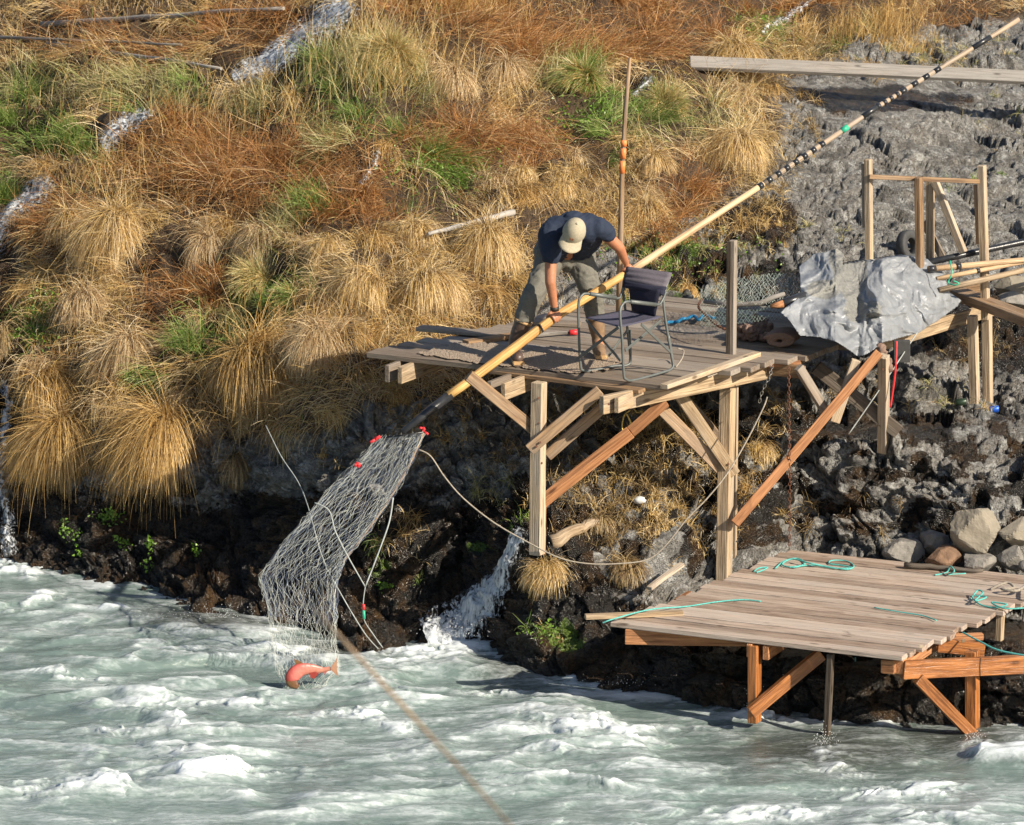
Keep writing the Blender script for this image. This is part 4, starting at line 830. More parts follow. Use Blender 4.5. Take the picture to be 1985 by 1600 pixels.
# ================================================================== FISHERMAN
def capsule(mb, a, b, r0, r1, n=14, flat=1.0):
    a, b = Vector(a), Vector(b); d = (b-a); L = d.length; d.normalize(); pts = []; rs = []
    for k in range(5): t = math.pi/2*(k/4); pts.append(a-d*r0*math.cos(t)); rs.append(max(.001, r0*math.sin(t)))
    for k in range(1, 5): pts.append(a.lerp(b, k/5)); rs.append(r0+(r1-r0)*k/5)
    for k in range(5): t = math.pi/2*(1-k/4); pts.append(b+d*r1*math.cos(t)); rs.append(max(.001, r1*math.sin(t)))
    mb.tube(pts, rs, n, flat=flat)
def remesh(mb, name, mat, par, vox, smooth=6, wr=0, wsc=14, seed=0, split=True):
    o = mb.build(name, None, None); md = o.modifiers.new('r', 'REMESH'); md.mode = 'VOXEL'; md.voxel_size = vox; md.use_smooth_shade = True
    s = o.modifiers.new('s', 'SMOOTH'); s.iterations = smooth; s.factor = .5
    bpy.context.view_layer.update(); me = bpy.data.meshes.new_from_object(o.evaluated_get(bpy.context.evaluated_depsgraph_get()))
    bpy.data.objects.remove(o); V = np.zeros(len(me.vertices)*3, np.float32); me.vertices.foreach_get('co', V); V = V.reshape(-1, 3)
    if wr:
        N = np.zeros(len(me.vertices)*3, np.float32); me.vertex_normals.foreach_get('vector', N); N = N.reshape(-1, 3)
        q = V*wsc; q = q+fbm(q*.5, 2, seed)[..., None]*1.2; V = V+N*((1-np.abs(fbm(q*np.array([1, 1, 1.7]), 3, seed))*3)*wr)[:, None]
    V = V-np.array(parent_loc(par), np.float32); me.vertices.foreach_set('co', V.astype(np.float32).ravel()); me.update(); me.name = name
    me.materials.clear(); me.materials.append(M[mat]); me.polygons.foreach_set('use_smooth', np.ones(len(me.polygons), bool))
    o = bpy.data.objects.new(name, me); COL.objects.link(o); o.parent = par; return o
def cloth(name, c, r=.85, sc=60): return plain(name, c, r, var=.12, scale=sc, bump=.35)
M['skin'] = plain('tanned_skin', (.40, .165, .085), .5, var=.1, scale=20); M['navy'] = cloth('navy_cotton', (.012, .021, .046)); M['trouser'] = cloth('grey_work_trousers', (.145, .137, .115))
M['boot'] = plain('brown_rubber_boot', (.085, .055, .042), .4, var=.3, scale=12); M['sole'] = plain('tan_boot_sole', (.42, .26, .12), .7); M['mudboot'] = plain('muddy_tan_boot', (.20, .125, .07), .75, var=.4, scale=14)
M['cap'] = cloth('khaki_cap_cotton', (.38, .33, .235)); M['leather'] = plain('leather_patch', (.30, .13, .06), .6); M['hair'] = plain('dark_hair', (.02, .016, .012), .6)
fR = PZ(1000, 698, DZ+.02); fL = PZ(1160, 687, DZ+.02); Ym = 1.12
man = thing('person', 'fisherman in navy shirt, khaki cap and rubber boots bending over on the upper platform', 'person', ((fR.x+fL.x)/2, Ym, DZ))
q = lambda u, v, dy: PY(u, v, Ym+dy)
pel = q(1096, 497, .10); hR = q(1070, 500, .06); hL = q(1124, 500, .12); kR = q(1033, 572, -.12); kL = q(1149, 574, .02); aR = q(998, 664, -.12); aL = q(1160, 655, .08)
chest = q(1110, 450, -.24); shR = q(1068, 452, -.25); shL = q(1158, 441, -.20); eR = q(1067, 548, -.34); eL = q(1200, 480, -.12)
wR = q(1075, 598, -.30); wL = q(1213, 508, -.02); hdR = pl(1076); hdL = pl(1219)
head = q(1112, 452, -.47)
hu = Vector((.16, -.72, .62)).normalized(); hf = Vector((-.30, -.45, -.85)); hf = (hf-hu*hf.dot(hu)).normalized(); hr = hf.cross(hu).normalized()
b = MB()
capsule(b, pel, chest, .085, .085); capsule(b, hR, kR, .078, .055); capsule(b, kR, aR, .052, .036); capsule(b, hL, kL, .078, .055); capsule(b, kL, aL, .052, .036)
capsule(b, aR, fR+Vector((.01, -.05, .035)), .04, .035); capsule(b, aL, fL+Vector((.01, -.05, .035)), .04, .035)
capsule(b, shR, shL, .07, .07); capsule(b, shR, eR, .054, .043); capsule(b, shL, eL, .056, .043); capsule(b, eR, wR, .042, .028); capsule(b, eL, wL, .044, .028)
capsule(b, chest, head, .055, .055)
R3 = Matrix((hr, hf, hu)).transposed()
b.blob(head, (.073, .092, .11), 16, 12, rot=R3); capsule(b, head+hf*.085-hu*.02, head+hf*.10-hu*.045, .012, .016)   # skull, nose
capsule(b, head+hf*.05-hu*.095, head+hf*.075-hu*.09, .03, .026)                                                    # chin
for s in (-1, 1): b.blob(head+hr*s*.076-hu*.01, (.012, .022, .032), 8, 6, rot=R3)
pd_ = (pl(1300)-pl(1100)).normalized()
def hand(b, wr_, c, rad, side):
    """palm behind the pole, five fingers curled round it"""
    c = Vector(c); back = (wr_-c); back -= pd_*back.dot(pd_); back.normalize(); oth = pd_.cross(back).normalized()*side
    palm = c+back*(rad+.014); capsule(b, wr_, palm, .026, .02)
    for k in range(4):
        o_ = pd_*((k-1.5)*.021); ln = [.95, 1.05, 1.0, .82][k]; r_ = [.0092, .0095, .0092, .008][k]; ps = []
        for j in range(6):
            a = -.5+ln*2.9*j/5; ps.append(c+o_+back*math.cos(a)*(rad+r_)+oth*math.sin(a)*(rad+r_))
        capsule(b, palm+o_*.8, ps[0], .014, r_)
        b.tube(ps, [r_]*5+[r_*.75], 8)
    ps = [palm+pd_*-.035, c+pd_*-.045-oth*(rad+.01)+back*.01, c+pd_*-.03-oth*(rad+.008)-back*.02]
    b.tube(ps, [.014, .0115, .009], 8)
hand(b, wR, hdR, .037, 1); hand(b, wL, hdL, .030, 1)
remesh(b, 'body', 'skin', man, .0065, 2)
# glove cuff / wristband
b = MB(); b.tube([wR+(hdR-wR).normalized()*-.012, wR+(hdR-wR).normalized()*.02], .034, 12); b.build('wristband', M['hair'], man)
b = MB()
capsule(b, q(1078, 484, .08), q(1082, 448, -.20), .135, .12); capsule(b, q(1116, 484, .12), q(1138, 443, -.17), .135, .12); capsule(b, q(1097, 480, .10), q(1110, 440, -.20), .14, .125)
capsule(b, q(1070, 478, .05), q(1066, 456, -.22), .10, .09); capsule(b, q(1138, 470, .08), q(1156, 444, -.16), .10, .085)
capsule(b, shR, q(1068, 494, -.30), .092, .078); capsule(b, shL, q(1176, 452, -.18), .085, .072); capsule(b, q(1112, 446, -.2), q(1112, 448, -.36), .10, .075)
remesh(b, 'shirt', 'navy', man, .011, 7, .0075, 9, 5)
b = MB()
capsule(b, q(1062, 486, .06), q(1132, 488, .12), .105, .10); capsule(b, q(1096, 497, .08), q(1096, 502, .08), .12, .10)
capsule(b, q(1066, 505, .05), kR, .107, .080); capsule(b, kR, q(1016, 617, -.13), .082, .070); capsule(b, q(1126, 507, .10), kL, .107, .080); capsule(b, kL, q(1153, 606, .04), .082, .072)
remesh(b, 'trousers', 'trouser', man, .011, 6, .012, 8, 9)
for (kn, an, ft, mt, bt) in ((kR, aR, fR, 'boot', (1015, 622)), (kL, aL, fL, 'mudboot', (1153, 611))):
    tp = q(*bt, -.13 if kn is kR else .04); b = MB(); ft = Vector(ft)
    b.tube([tp+(tp-an).normalized()*.0, tp.lerp(an, .5), an, an.lerp(ft, .5)+Vector((0, 0, .02))], [.070, .064, .052, .052], 14)
    capsule(b, an.lerp(ft, .6), ft+Vector((.015, -.15, .045)), .052, .043); capsule(b, ft+Vector((0, .03, .05)), ft+Vector((.01, -.06, .05)), .045, .045)
    bo = remesh(b, 'boot', mt, man, .009, 3, .002, 18, 3)
    b = MB(); b.tube([tp+(tp-an).normalized()*.006, tp-(tp-an).normalized()*.014], .0735, 16); b.build('boot_rim', M['sole'], bo)
    b = MB(); fz = ft.z-.002; b.beam(Vector((ft.x, ft.y+.07, fz+.014)), Vector((ft.x+.02, ft.y-.195, fz+.014)), .092, .03, bev=.012); b.build('boot_sole', M['sole'], bo)
# cap: dome, brim, patch
b = MB(); V = []; F = []; n = 28; m = 9
for k in range(m+1):
    th = math.pi/2*k/m
    for i in range(n):
        a = 2*math.pi*i/n; seam = 1-.018*abs(math.sin(a*3))**.3*(k > 0)
        V.append(head+hu*.022+hr*math.cos(a)*.090*math.cos(th)*seam+hf*(math.sin(a)*.108*math.cos(th)*seam)+hu*math.sin(th)*.118)
F = [(k*n+i, k*n+(i+1) % n, (k+1)*n+(i+1) % n, (k+1)*n+i) for k in range(m) for i in range(n)]; b.add(V, F, None, .5, True); b.blob(head+hu*.142, .009, 8, 5)
cp_ = b.build('cap', M['cap'], man)
b = MB(); V = []; nb = 16; kk = 6
for s in (0, 1):
    for j in range(kk+1):
        for i in range(nb+1):
            a = math.pi*(.16+.68*i/nb); rr = j/kk; e = math.sin((a-math.pi/2)*1.0)
            base = hr*math.cos(a)*.090+hf*math.sin(a)*.106; out = hf*.082*rr*math.cos((a-math.pi/2)*.9)**.6+hr*math.cos(a)*.012*rr
            V.append(head+hu*(.024-.006*s)+base+out-hu*(.30*abs(math.cos(a))**2*.12*rr+.012*rr))
L_ = (kk+1)*(nb+1); F = []
for s in (0, 1):
    for j in range(kk):
        for i in range(nb): F.append((s*L_+j*(nb+1)+i, s*L_+j*(nb+1)+i+1, s*L_+(j+1)*(nb+1)+i+1, s*L_+(j+1)*(nb+1)+i))
for i in range(nb): F.append((kk*(nb+1)+i, kk*(nb+1)+i+1, L_+kk*(nb+1)+i+1, L_+kk*(nb+1)+i))
b.add(V, F, None, .5, True); b.build('cap_brim', M['cap'], cp_)
b = MB(); c_ = head+hu*.062+hf*.099; b.beam(c_-hr*.014, c_+hr*.014, .004, .022, hu*1.0-hf*.45); b.build('cap_patch', M['leather'], cp_)
b = MB(); b.blob(head-hu*.01-hf*.03, (.078, .075, .088), 14, 9, rot=R3); b.build('hair', M['hair'], man)
b = MB(); b.tube([q(1079, 507, -.02), q(1083, 512, -.03), q(1086, 507, -.03)], .004, 6); b.build('key_clip', M['frame'], man)
# ================================================================== CAMP CHAIR
ch = thing('camp_chair', 'folding camp chair with grey tube frame and navy fabric in front of the fisherman', 'chair', PZ(1215, 720, DZ))
DC = DZ+.016; yFL = PZ(1127, 722, DC).y; yFR = PZ(1213, 740, DC).y; yRL = PZ(1221, 707, DC).y; yRR = PZ(1306, 718, DC).y
SY = {'fl': yFL, 'fr': yFR, 'rl': yRL, 'rr': yRR}
def cpt(u, v, k0, k1, t): return PY(u, v, SY[k0]*(1-t)+SY[k1]*t)
def tube(name, pts, r, mat, par, k=5): return MB().tube(smoothpts(pts, k), r, 10).build(name, M[mat], par)
tr = .0105
tube('side_frame', [cpt(1221, 640, 'fl', 'rl', 1), cpt(1222, 695, 'fl', 'rl', 1), cpt(1216, 708, 'fl', 'rl', .93), cpt(1190, 710, 'fl', 'rl', .7), cpt(1145, 719, 'fl', 'rl', .2), cpt(1129, 718, 'fl', 'rl', .03), cpt(1125, 706, 'fl', 'rl', 0), cpt(1122, 640, 'fl', 'rl', 0), cpt(1121.5, 590, 'fl', 'rl', .02), cpt(1128, 573, 'fl', 'rl', .1), cpt(1142, 570, 'fl', 'rl', .25), cpt(1194, 579, 'fl', 'rl', .85), cpt(1204, 571, 'fl', 'rl', .97), cpt(1209, 553, 'fl', 'rl', 1.05)], tr, 'frame', ch)
tube('side_frame', [cpt(1296, 650, 'fr', 'rr', 1), cpt(1304, 700, 'fr', 'rr', 1), cpt(1303, 714, 'fr', 'rr', .95), cpt(1285, 722, 'fr', 'rr', .75), cpt(1230, 737, 'fr', 'rr', .2), cpt(1214, 736, 'fr', 'rr', .03), cpt(1209, 724, 'fr', 'rr', 0), cpt(1206, 660, 'fr', 'rr', 0), cpt(1202, 610, 'fr', 'rr', .02), cpt(1206, 592, 'fr', 'rr', .1), cpt(1220, 585, 'fr', 'rr', .22), cpt(1272, 591, 'fr', 'rr', .85), cpt(1283, 584, 'fr', 'rr', .97), cpt(1291, 566, 'fr', 'rr', 1.05)], tr, 'frame', ch)
tube('back_post', [cpt(1222, 690, 'fl', 'rl', 1), cpt(1212, 600, 'fl', 'rl', 1), cpt(1208, 556, 'fl', 'rl', 1.05), cpt(1216, 519, 'fl', 'rl', 1.25)], tr, 'frame', ch)
tube('back_post', [cpt(1305, 710, 'fr', 'rr', 1), cpt(1290, 620, 'fr', 'rr', 1), cpt(1287, 575, 'fr', 'rr', 1.05), cpt(1300, 531, 'fr', 'rr', 1.25)], tr, 'frame', ch)
for a_, b_ in [((1143, 570, 'fl', 'rl', .25), (1194, 578, 'fl', 'rl', .85)), ((1221, 585, 'fr', 'rr', .22), (1271, 591, 'fr', 'rr', .85))]:
    MB().tube([cpt(*a_), cpt(*b_)], .0165, 10, flat=1.0).build('armrest', M['frame2'] if 'frame2' in M else M['frame'], ch)
st_ = [cpt(1136, 616, 'fl', 'rl', 0), cpt(1202, 634, 'fr', 'rr', 0), cpt(1281, 615, 'fr', 'rr', 1), cpt(1214, 602, 'fl', 'rl', 1)]
M['seatfab'] = cloth('faded_navy_seat', (.065, .062, .095)); M['seatdark'] = cloth('dark_navy_fabric', (.014, .015, .035)); M['seatpad'] = cloth('mauve_grey_pad', (.12, .105, .125))
def sheet(c4, sag, nx, ny, th, name, mat, par, wr=0, puff=0):
    V = []; ln = (c4[1]-c4[0]).cross(c4[3]-c4[0]).normalized()
    for s in (0, 1):
        for j in range(ny+1):
            for i in range(nx+1):
                a = i/nx; c = j/ny; P_ = (c4[0]*(1-a)+c4[1]*a)*(1-c)+(c4[3]*(1-a)+c4[2]*a)*c
                P_ = P_-ln*(sag*math.sin(math.pi*a)*math.sin(math.pi*c))+ln*((th if s else -th)*(.35+ (puff and abs(math.sin(math.pi*c*puff))*.65 or .65)))
                P_ = P_+ln*random.uniform(-wr, wr); V.append(P_)
    L2 = (nx+1)*(ny+1); F = []
    for s in (0, 1):
        for j in range(ny):
            for i in range(nx): F.append((s*L2+j*(nx+1)+i, s*L2+j*(nx+1)+i+1, s*L2+(j+1)*(nx+1)+i+1, s*L2+(j+1)*(nx+1)+i))
    bd = [i for i in range(nx+1)]+[j*(nx+1)+nx for j in range(1, ny+1)]+[ny*(nx+1)+i for i in range(nx-1, -1, -1)]+[j*(nx+1) for j in range(ny-1, 0, -1)]
    for i in range(len(bd)): F.append((bd[i], bd[(i+1) % len(bd)], L2+bd[(i+1) % len(bd)], L2+bd[i]))
    return MB().add(V, F, None, .5, True).build(name, M[mat], par)
sheet(st_, .03, 12, 12, .006, 'seat', 'seatfab', ch, .001)
bk = [cpt(1207, 557, 'fl', 'rl', 1.02), cpt(1285, 573, 'fr', 'rr', 1.02), cpt(1302, 529, 'fr', 'rr', 1.22), cpt(1216, 517, 'fl', 'rl', 1.22)]
sheet(bk, -.03, 14, 16, .014, 'backrest', 'seatpad', ch, .001, 4)
bk2 = [cpt(1226, 606, 'fl', 'rl', .98)+Vector((0, .02, 0)), cpt(1270, 614, 'fr', 'rr', .95)+Vector((0, .02, 0)), cpt(1279, 562, 'fr', 'rr', .98), cpt(1219, 552, 'fl', 'rl', .98)]
sheet(bk2, -.02, 10, 10, .006, 'lower_back', 'seatdark', ch, .0015)
bk3 = [bk[0].lerp(bk[3], 0.02)+Vector((0, -.015, 0)), bk[1].lerp(bk[2], .02)+Vector((0, -.015, 0)), bk[1].lerp(bk[2], .40)+Vector((0, -.017, 0)), bk[0].lerp(bk[3], .36)+Vector((0, -.017, 0))]
sheet(bk3, -.028, 12, 8, .010, 'back_pocket', 'seatdark', ch, .001, 2)
for a_, b_ in [((1136, 620, 'fl'), (1203, 700, 'fr')), ((1200, 634, 'fr'), (1119, 696, 'fl')), ((1243, 629, 'fr'), (1300, 683, 'rr')), ((1281, 622, 'rr'), (1212, 680, 'fr')), ((1217, 640, 'rl'), (1180, 690, 'fl'))]:
    MB().beam(PY(a_[0], a_[1], SY[a_[2]]-.012), PY(b_[0], b_[1], SY[b_[2]]-.012), .010, .024).build('cross_bar', M['frame'], ch)
# ================================================================== GRAVEL MAT
poly = [(806, 686), (836, 676), (864, 668), (935, 664), (990, 668), (1090, 672), (1180, 690), (1212, 702), (1180, 716), (1122, 725), (1040, 717), (965, 708), (880, 698)]
def inpoly(x, y, pg):
    c = np.zeros(np.shape(x), bool); j = len(pg)-1
    for i in range(len(pg)):
        xi, yi = pg[i]; xj, yj = pg[j]; c ^= ((yi > y) != (yj > y)) & (x < (xj-xi)*(y-yi)/(yj-yi+1e-9)+xi); j = i
    return c
def gridpoly(pg, st, fn, jag=2.0):
    us_ = np.arange(min(p[0] for p in pg)-4, max(p[0] for p in pg)+4, st); v_ = np.arange(min(p[1] for p in pg)-4, max(p[1] for p in pg)+4, st)
    A, B = np.meshgrid(us_, v_, indexing='ij'); w = fbm(np.stack([A/12, B/12, A*0], -1), 2, 3)*jag*2; ok = inpoly(A+w, B+w, pg)
    F = grid_faces(*A.shape); keep = ok.reshape(-1)[F].all(1); F = F[keep]; P_ = fn(A, B).reshape(-1, 3)
    use = np.unique(F); mp = np.full(len(P_), -1); mp[use] = np.arange(len(use)); return P_[use], mp[F], A.reshape(-1)[use], B.reshape(-1)[use], ok
def matf(A, B):
    d = np.minimum.reduce([np.hypot(A-x, (B-y)*2.5) for x, y in poly]); P_ = PZnp(A, B, DZ+.014); P_[..., 2] += fbm(P_*70, 3, 6)*.006+rng.uniform(0, .005, A.shape); return P_
V, F, _, _, _ = gridpoly(poly, 1.0, matf)
gmt = plain('sandy_gravel', (.40, .31, .23), .95, var=.45, scale=140, bump=.9); M['gravel'] = gmt
o = mesh_np('gravel_patch', V, F, gmt, smooth=False); setp(o, 'worn carpet of sandy gravel spread on the planks under the boots', 'gravel mat')
# ================================================================== TARP and what lies round it
tp = [(1548, 517), (1575, 492), (1600, 489), (1623, 480), (1636, 492), (1634, 512), (1680, 506), (1730, 498), (1765, 497), (1798, 502), (1827, 527), (1838, 556), (1845, 578), (1866, 582), (1858, 594), (1820, 622), (1779, 647), (1740, 658), (1712, 664), (1690, 682), (1665, 694), (1645, 680), (1622, 664), (1590, 655), (1550, 652), (1530, 622), (1510, 605), (1530, 592), (1552, 574)]
def tarpf(A, B, back=0):
    y0 = np.interp(A, [1500, 1620, 1710, 1860], [1.28, 1.0, 1.35, 2.7]); vb = np.interp(A, [1510, 1550, 1665, 1712, 1779, 1860], [605, 652, 694, 664, 647, 590]); y = y0+np.clip(vb-B, -5, 400)*np.interp(A, [1500, 1600, 1700, 1860], [.009, .0085, .0065, .0045])
    y = y-.12*np.sin(np.clip((vb-B)/150, 0, 1)*np.pi)
    q3 = np.stack([A/52, B/52, A*0], -1); q3 = q3+fbm(q3*.6, 3, 7)[..., None]*1.3
    big_ = (1-np.abs(fbm(q3, 3, 21))*3); sm = (1-np.abs(fbm(q3*3.1, 4, 22, .6))*3)
    y = y-big_*.05-sm*.009
    rd = lambda pts, w, a: sum([0])  # placeholder
    for pts, w, a in [([(1628, 486), (1640, 520), (1672, 545), (1700, 575), (1695, 600)], 19, .13), ([(1600, 505), (1612, 535), (1660, 570), (1682, 605)], 15, .07), ([(1565, 555), (1600, 545), (1640, 575)], 18, .07), ([(1740, 500), (1790, 545), (1800, 600), (1780, 640)], 14, .05), ([(1700, 590), (1715, 640), (1712, 662)], 9, .05), ([(1610, 600), (1640, 590), (1650, 630)], 9, .06)]:
        d = np.full(A.shape, 1e9)
        for k in range(len(pts)-1):
            (x0, y0_), (x1, y1_) = pts[k], pts[k+1]; dx, dy = x1-x0, y1_-y0_; t = np.clip(((A-x0)*dx+(B-y0_)*dy)/(dx*dx+dy*dy), 0, 1); d = np.minimum(d, np.hypot(A-x0-t*dx, B-y0_-t*dy))
        y = y-a*np.exp(-(d/w)**2)*(1+.08*sm)
    d = raynp(A, B); t = (y-CAM.y)/d[..., 1]; return np.array(CAM)+d*t[..., None]
V, F, A_, B_, ok = gridpoly(tp, 1.4, tarpf, .5)
dull = blobs([(1650, 530, 40, 60), (1600, 560, 40, 22), (1625, 505, 22, 30), (1660, 600, 26, 30), (1690, 600, 20, 20)], A_, B_)+.25*fbm(np.stack([A_/25, B_/25, A_*0], -1), 3, 4)
tn = NT('silver_tarp'); to = tn.obj(); dl = tn.attr('dull', 'Fac'); n5 = tn.noise(to, 6, 5, .6, 1.0); n6 = tn.noise(to, 26, 5, .6, 1.5); dm = tn.ramp(dl, [(.42, 0.0), (.55, 1.0)])
tn.P(Base_Color=tn.mix(dm, tn.ramp(n5, [(.3, (.17, .18, .195)), (.7, (.30, .312, .33))]), tn.ramp(n6, [(.3, (.13, .13, .12)), (.7, (.24, .235, .22))])), Roughness=tn.ramp(dm, [(0, .46), (1, .75)]), Metallic=tn.ramp(dm, [(0, .14), (1, .0)])); tn.bump(tn.math('ADD', n6, tn.math('MULTIPLY', n5, .7)), .45, .010); M['tarp'] = tn.m
# backing: the same sheet pushed back and down so the bundle has a body
nV = len(V); cm = V.mean(0); V2 = V+np.array([0, .40, -.02])+(cm-V)*np.array([.12, 0, .2]); 
ed = {}
for f in F:
    for k in range(4):
        e = (int(f[k]), int(f[(k+1) % 4])); s_ = tuple(sorted(e)); ed[s_] = ed.get(s_, []) + [e]
rim = [(e[0][1], e[0][0], e[0][0]+nV, e[0][1]+nV) for e in ed.values() if len(e) == 1]
o = mesh_np('silver_tarp', np.concatenate([V, V2]), np.concatenate([F, F[:, ::-1]+nV, np.array(rim)]), M['tarp'], attrs={'dull': ('FLOAT', np.concatenate([dull, dull]))}); setp(o, 'crumpled silver tarp draped over gear at the right end of the upper platform', 'tarp')
M['rag'] = cloth('brown_net_cloth', (.20, .13, .10))
b = MB(); random.seed(12)
for k in range(16):
    c_ = PZ(1450+random.uniform(0, 48), 640+random.uniform(-12, 14), DZ+.05); capsule(b, c_, c_+Vector((random.uniform(-.1, .1), random.uniform(-.1, .1), random.uniform(-.02, .08))), .035, .025)
rg = thing('brown_bundle', 'crumpled brown cloth and netting bundle lying left of the silver tarp', 'bundle', PZ(1475, 650, DZ)); remesh(b, 'crumpled_net', 'rag', rg, .009, 1, .02, 22, 7)
b = MB(); sp_pts = []
for k in range(60): a = k/60*math.pi*5; r_ = .02+.055*k/60; sp_pts.append(PZ(1517, 655, DZ+.07)+Vector((math.cos(a)*r_*1.7, -.0, math.sin(a)*r_*.75)))
b.tube(sp_pts, .012, 6); V_ = b.v
b2 = MB(); 
for dy in np.linspace(-.10, .12, 9): b2.tube([p+Vector((dy*.3, dy, 0)) for p in sp_pts], .013, 6)
remesh(b2, 'rolled_cloth', 'rag', rg, .008, 1, .003, 20, 8)
# landing nets lying under the tarp
ln_ = thing('folded_dip_net', 'folded green meshed dip net with a rusty rim poking out left of the tarp', 'net', PZ(1450, 600, DZ))
def dome(s, w):
    u = 1358+ s*225; top = 560-30*math.sin(s*2.2); botm = 636-25*s; v = top+(botm-top)*w; y = 2.4-1.0*w+.25*s; 
    p_ = PY(u, v, y); return np.array(p_)
netlines(lambda s, w: dome(w, s), 34, 20, .0011, 'net_mesh', 'netgreen', ln_, .0035, .05, 5, False)
def dome2(s, w):
    u = 1390+s*190; v = 545-12*math.sin(s*3)+(w*55); return np.array(PY(u, v, 2.6-.9*w))
netlines(lambda s, w: dome2(w, s), 30, 12, .0011, 'net_mesh', 'netwhite', ln_, .006, .05, 6, False)
rimp = smoothpts([PY(1362, 578, 2.2), PY(1354, 595, 2.0), PY(1368, 612, 1.75), PY(1392, 632, 1.5), PY(1412, 641, 1.4)], 5); b = MB()
for k in range(0, len(rimp)-1): b.tube([rimp[k], rimp[k+1]], .011 if k % 2 else .007, 6)
b.build('rusty_rim', M['rust'], ln_)
MB().tube([PY(1365, 585, 1.95), PY(1420, 592, 1.8), PY(1475, 588, 1.75), PY(1500, 576, 1.75), PY(1520, 570, 1.8)], [.016, .02, .022, .02, .018], 10).build('wooden_hoop', M['silver'], ln_)
MB().tube([PY(1518, 590, 1.6), PY(1494, 594, 1.58)], [.034, .016], 10).build('cork_plug', M['orange'], ln_)
b = MB(); b.tube([PY(1505, 592, 1.62), PY(1560, 576, 1.7)], [.032, .045], 10); b.build('black_sleeve', M['black'], ln_)
# bundle of spare net poles on the right
def polething(lbl, pts, r, mat, bands=()):
    t = thing('net_pole', lbl, 'pole', pts[0], 'spare net poles'); m = len(pts); MB().tube(smoothpts(pts, 4), r, 10).build('shaft', M[mat], t)
    for f, g_, mt in bands: a = pts[0].lerp(pts[-1], f); c = pts[0].lerp(pts[-1], g_); MB().tube([a, c], r*1.12, 10).build('tape_band', M[mt], t)
yT = 2.55
polething('black wrapped net pole, uppermost in the bundle right of the tarp', [PY(1790, 511, yT+.25), PY(2120, 440, yT+.8)], .027, 'black')
polething('weathered pole with black tape just below the black pole', [PY(1800, 522, yT), PY(2120, 492, yT+.6)], .024, 'pole2', [(.0, .04, 'black'), (.16, .19, 'black')])
polething('thin pale pole in the middle of the bundle right of the tarp', [PY(1815, 541, yT), PY(2120, 482, yT+.65)], .019, 'pole2', [(.25, .27, 'black')])
polething('thick pale pole lowest in the bundle right of the tarp', [PY(1820, 563, yT-.1), PY(2120, 492, yT+.5)], .024, 'pale')
t = MB().tube(smoothpts([PY(1842, 506, 2.4), PY(1845, 530, 2.3), PY(1838, 548, 2.3), PY(1852, 553, 2.25), PY(1858, 549, 2.25), PY(1848, 545, 2.25)], 5), .006, 6).build('green_lashing', M['green']); setp(t, 'green cord tied round the poles at the edge of the tarp', 'cord')
# tyre
t = thing('tyre', 'old black tyre standing on the rock behind the timber frame', 'tyre', gy(1762, 476, .2)); b = MB(); c_ = gy(1762, 478, .22); ax = Vector((.75, -.6, .25)).normalized(); e1 = ax.cross(Vector((0, 0, 1))).normalized(); e2 = ax.cross(e1)
V = []; nn_ = 36; mm = 12
for i in range(nn_):
    a = 2*math.pi*i/nn_; rd_ = e1*math.cos(a)+e2*math.sin(a)
    for j in range(mm):
        c2 = 2*math.pi*j/mm; rr = .105+.045*max(-.8, min(.8, math.cos(c2)*1.2))*(1.06 if i % 2 and math.cos(c2) > .4 else 1); V.append(c_+rd_*rr+ax*(.052*max(-.8, min(.8, math.sin(c2)*1.2))))
b.add(V, [(i*mm+j, ((i+1) % nn_)*mm+j, ((i+1) % nn_)*mm+(j+1) % mm, i*mm+(j+1) % mm) for i in range(nn_) for j in range(mm)], None, .5, True); b.build('tread', M['rubber'], t)
# ================================================================== BOULDERS
M['stone'] = plain('grey_boulder_stone', (.20, .185, .165), .9, var=.3, scale=16, bump=.7); M['stone2'] = plain('tan_boulder_stone', (.235, .205, .16), .9, var=.25, scale=9, bump=.6); M['stone3'] = plain('brown_boulder_stone', (.17, .10, .06), .85, var=.4, scale=14, bump=.6)
def boulder(lbl, u, v, w, h, y, mat, seed):
    r_ = random.Random(seed); K = 15; pl_ = []
    for _ in range(K):
        n = Vector((r_.gauss(0, 1), r_.gauss(0, 1), r_.gauss(0, 1))).normalized(); pl_.append((n, r_.uniform(.68, 1.0)))
    c = PY(u, v, min(y, G(u, v).y-.16) if y < 2 else min(y, G(u, v).y-.1)); a = w/260/2*1.04; hh = h/260/2*1.06; V = []; n = 40; m = 28
    for k in range(m+1):
        th = math.pi*k/m
        for i in range(n):
            ph = 2*math.pi*i/n; d = Vector((math.sin(th)*math.cos(ph), math.sin(th)*math.sin(ph), math.cos(th)))
            rr = min([q_/max(.05, d.dot(n_)) for n_, q_ in pl_ if d.dot(n_) > .05]+[1.15]); V.append(Vector((d.x*rr*a, d.y*rr*(a+hh)/2, d.z*rr*hh)))
    V = np.array([tuple(x) for x in V]); V = V*(1+fbm(V*22+seed, 4, seed)[:, None]*.05)+np.array(c)
    F = [(k*n+i, (k+1)*n+i, (k+1)*n+(i+1) % n, k*n+(i+1) % n) for k in range(m) for i in range(n)]
    o = MB().add([Vector(x) for x in V.tolist()], F, None, .5, False).build('boulder', M[mat]); setp(o, lbl, 'boulder', 'boulders beside the lower deck'); return o
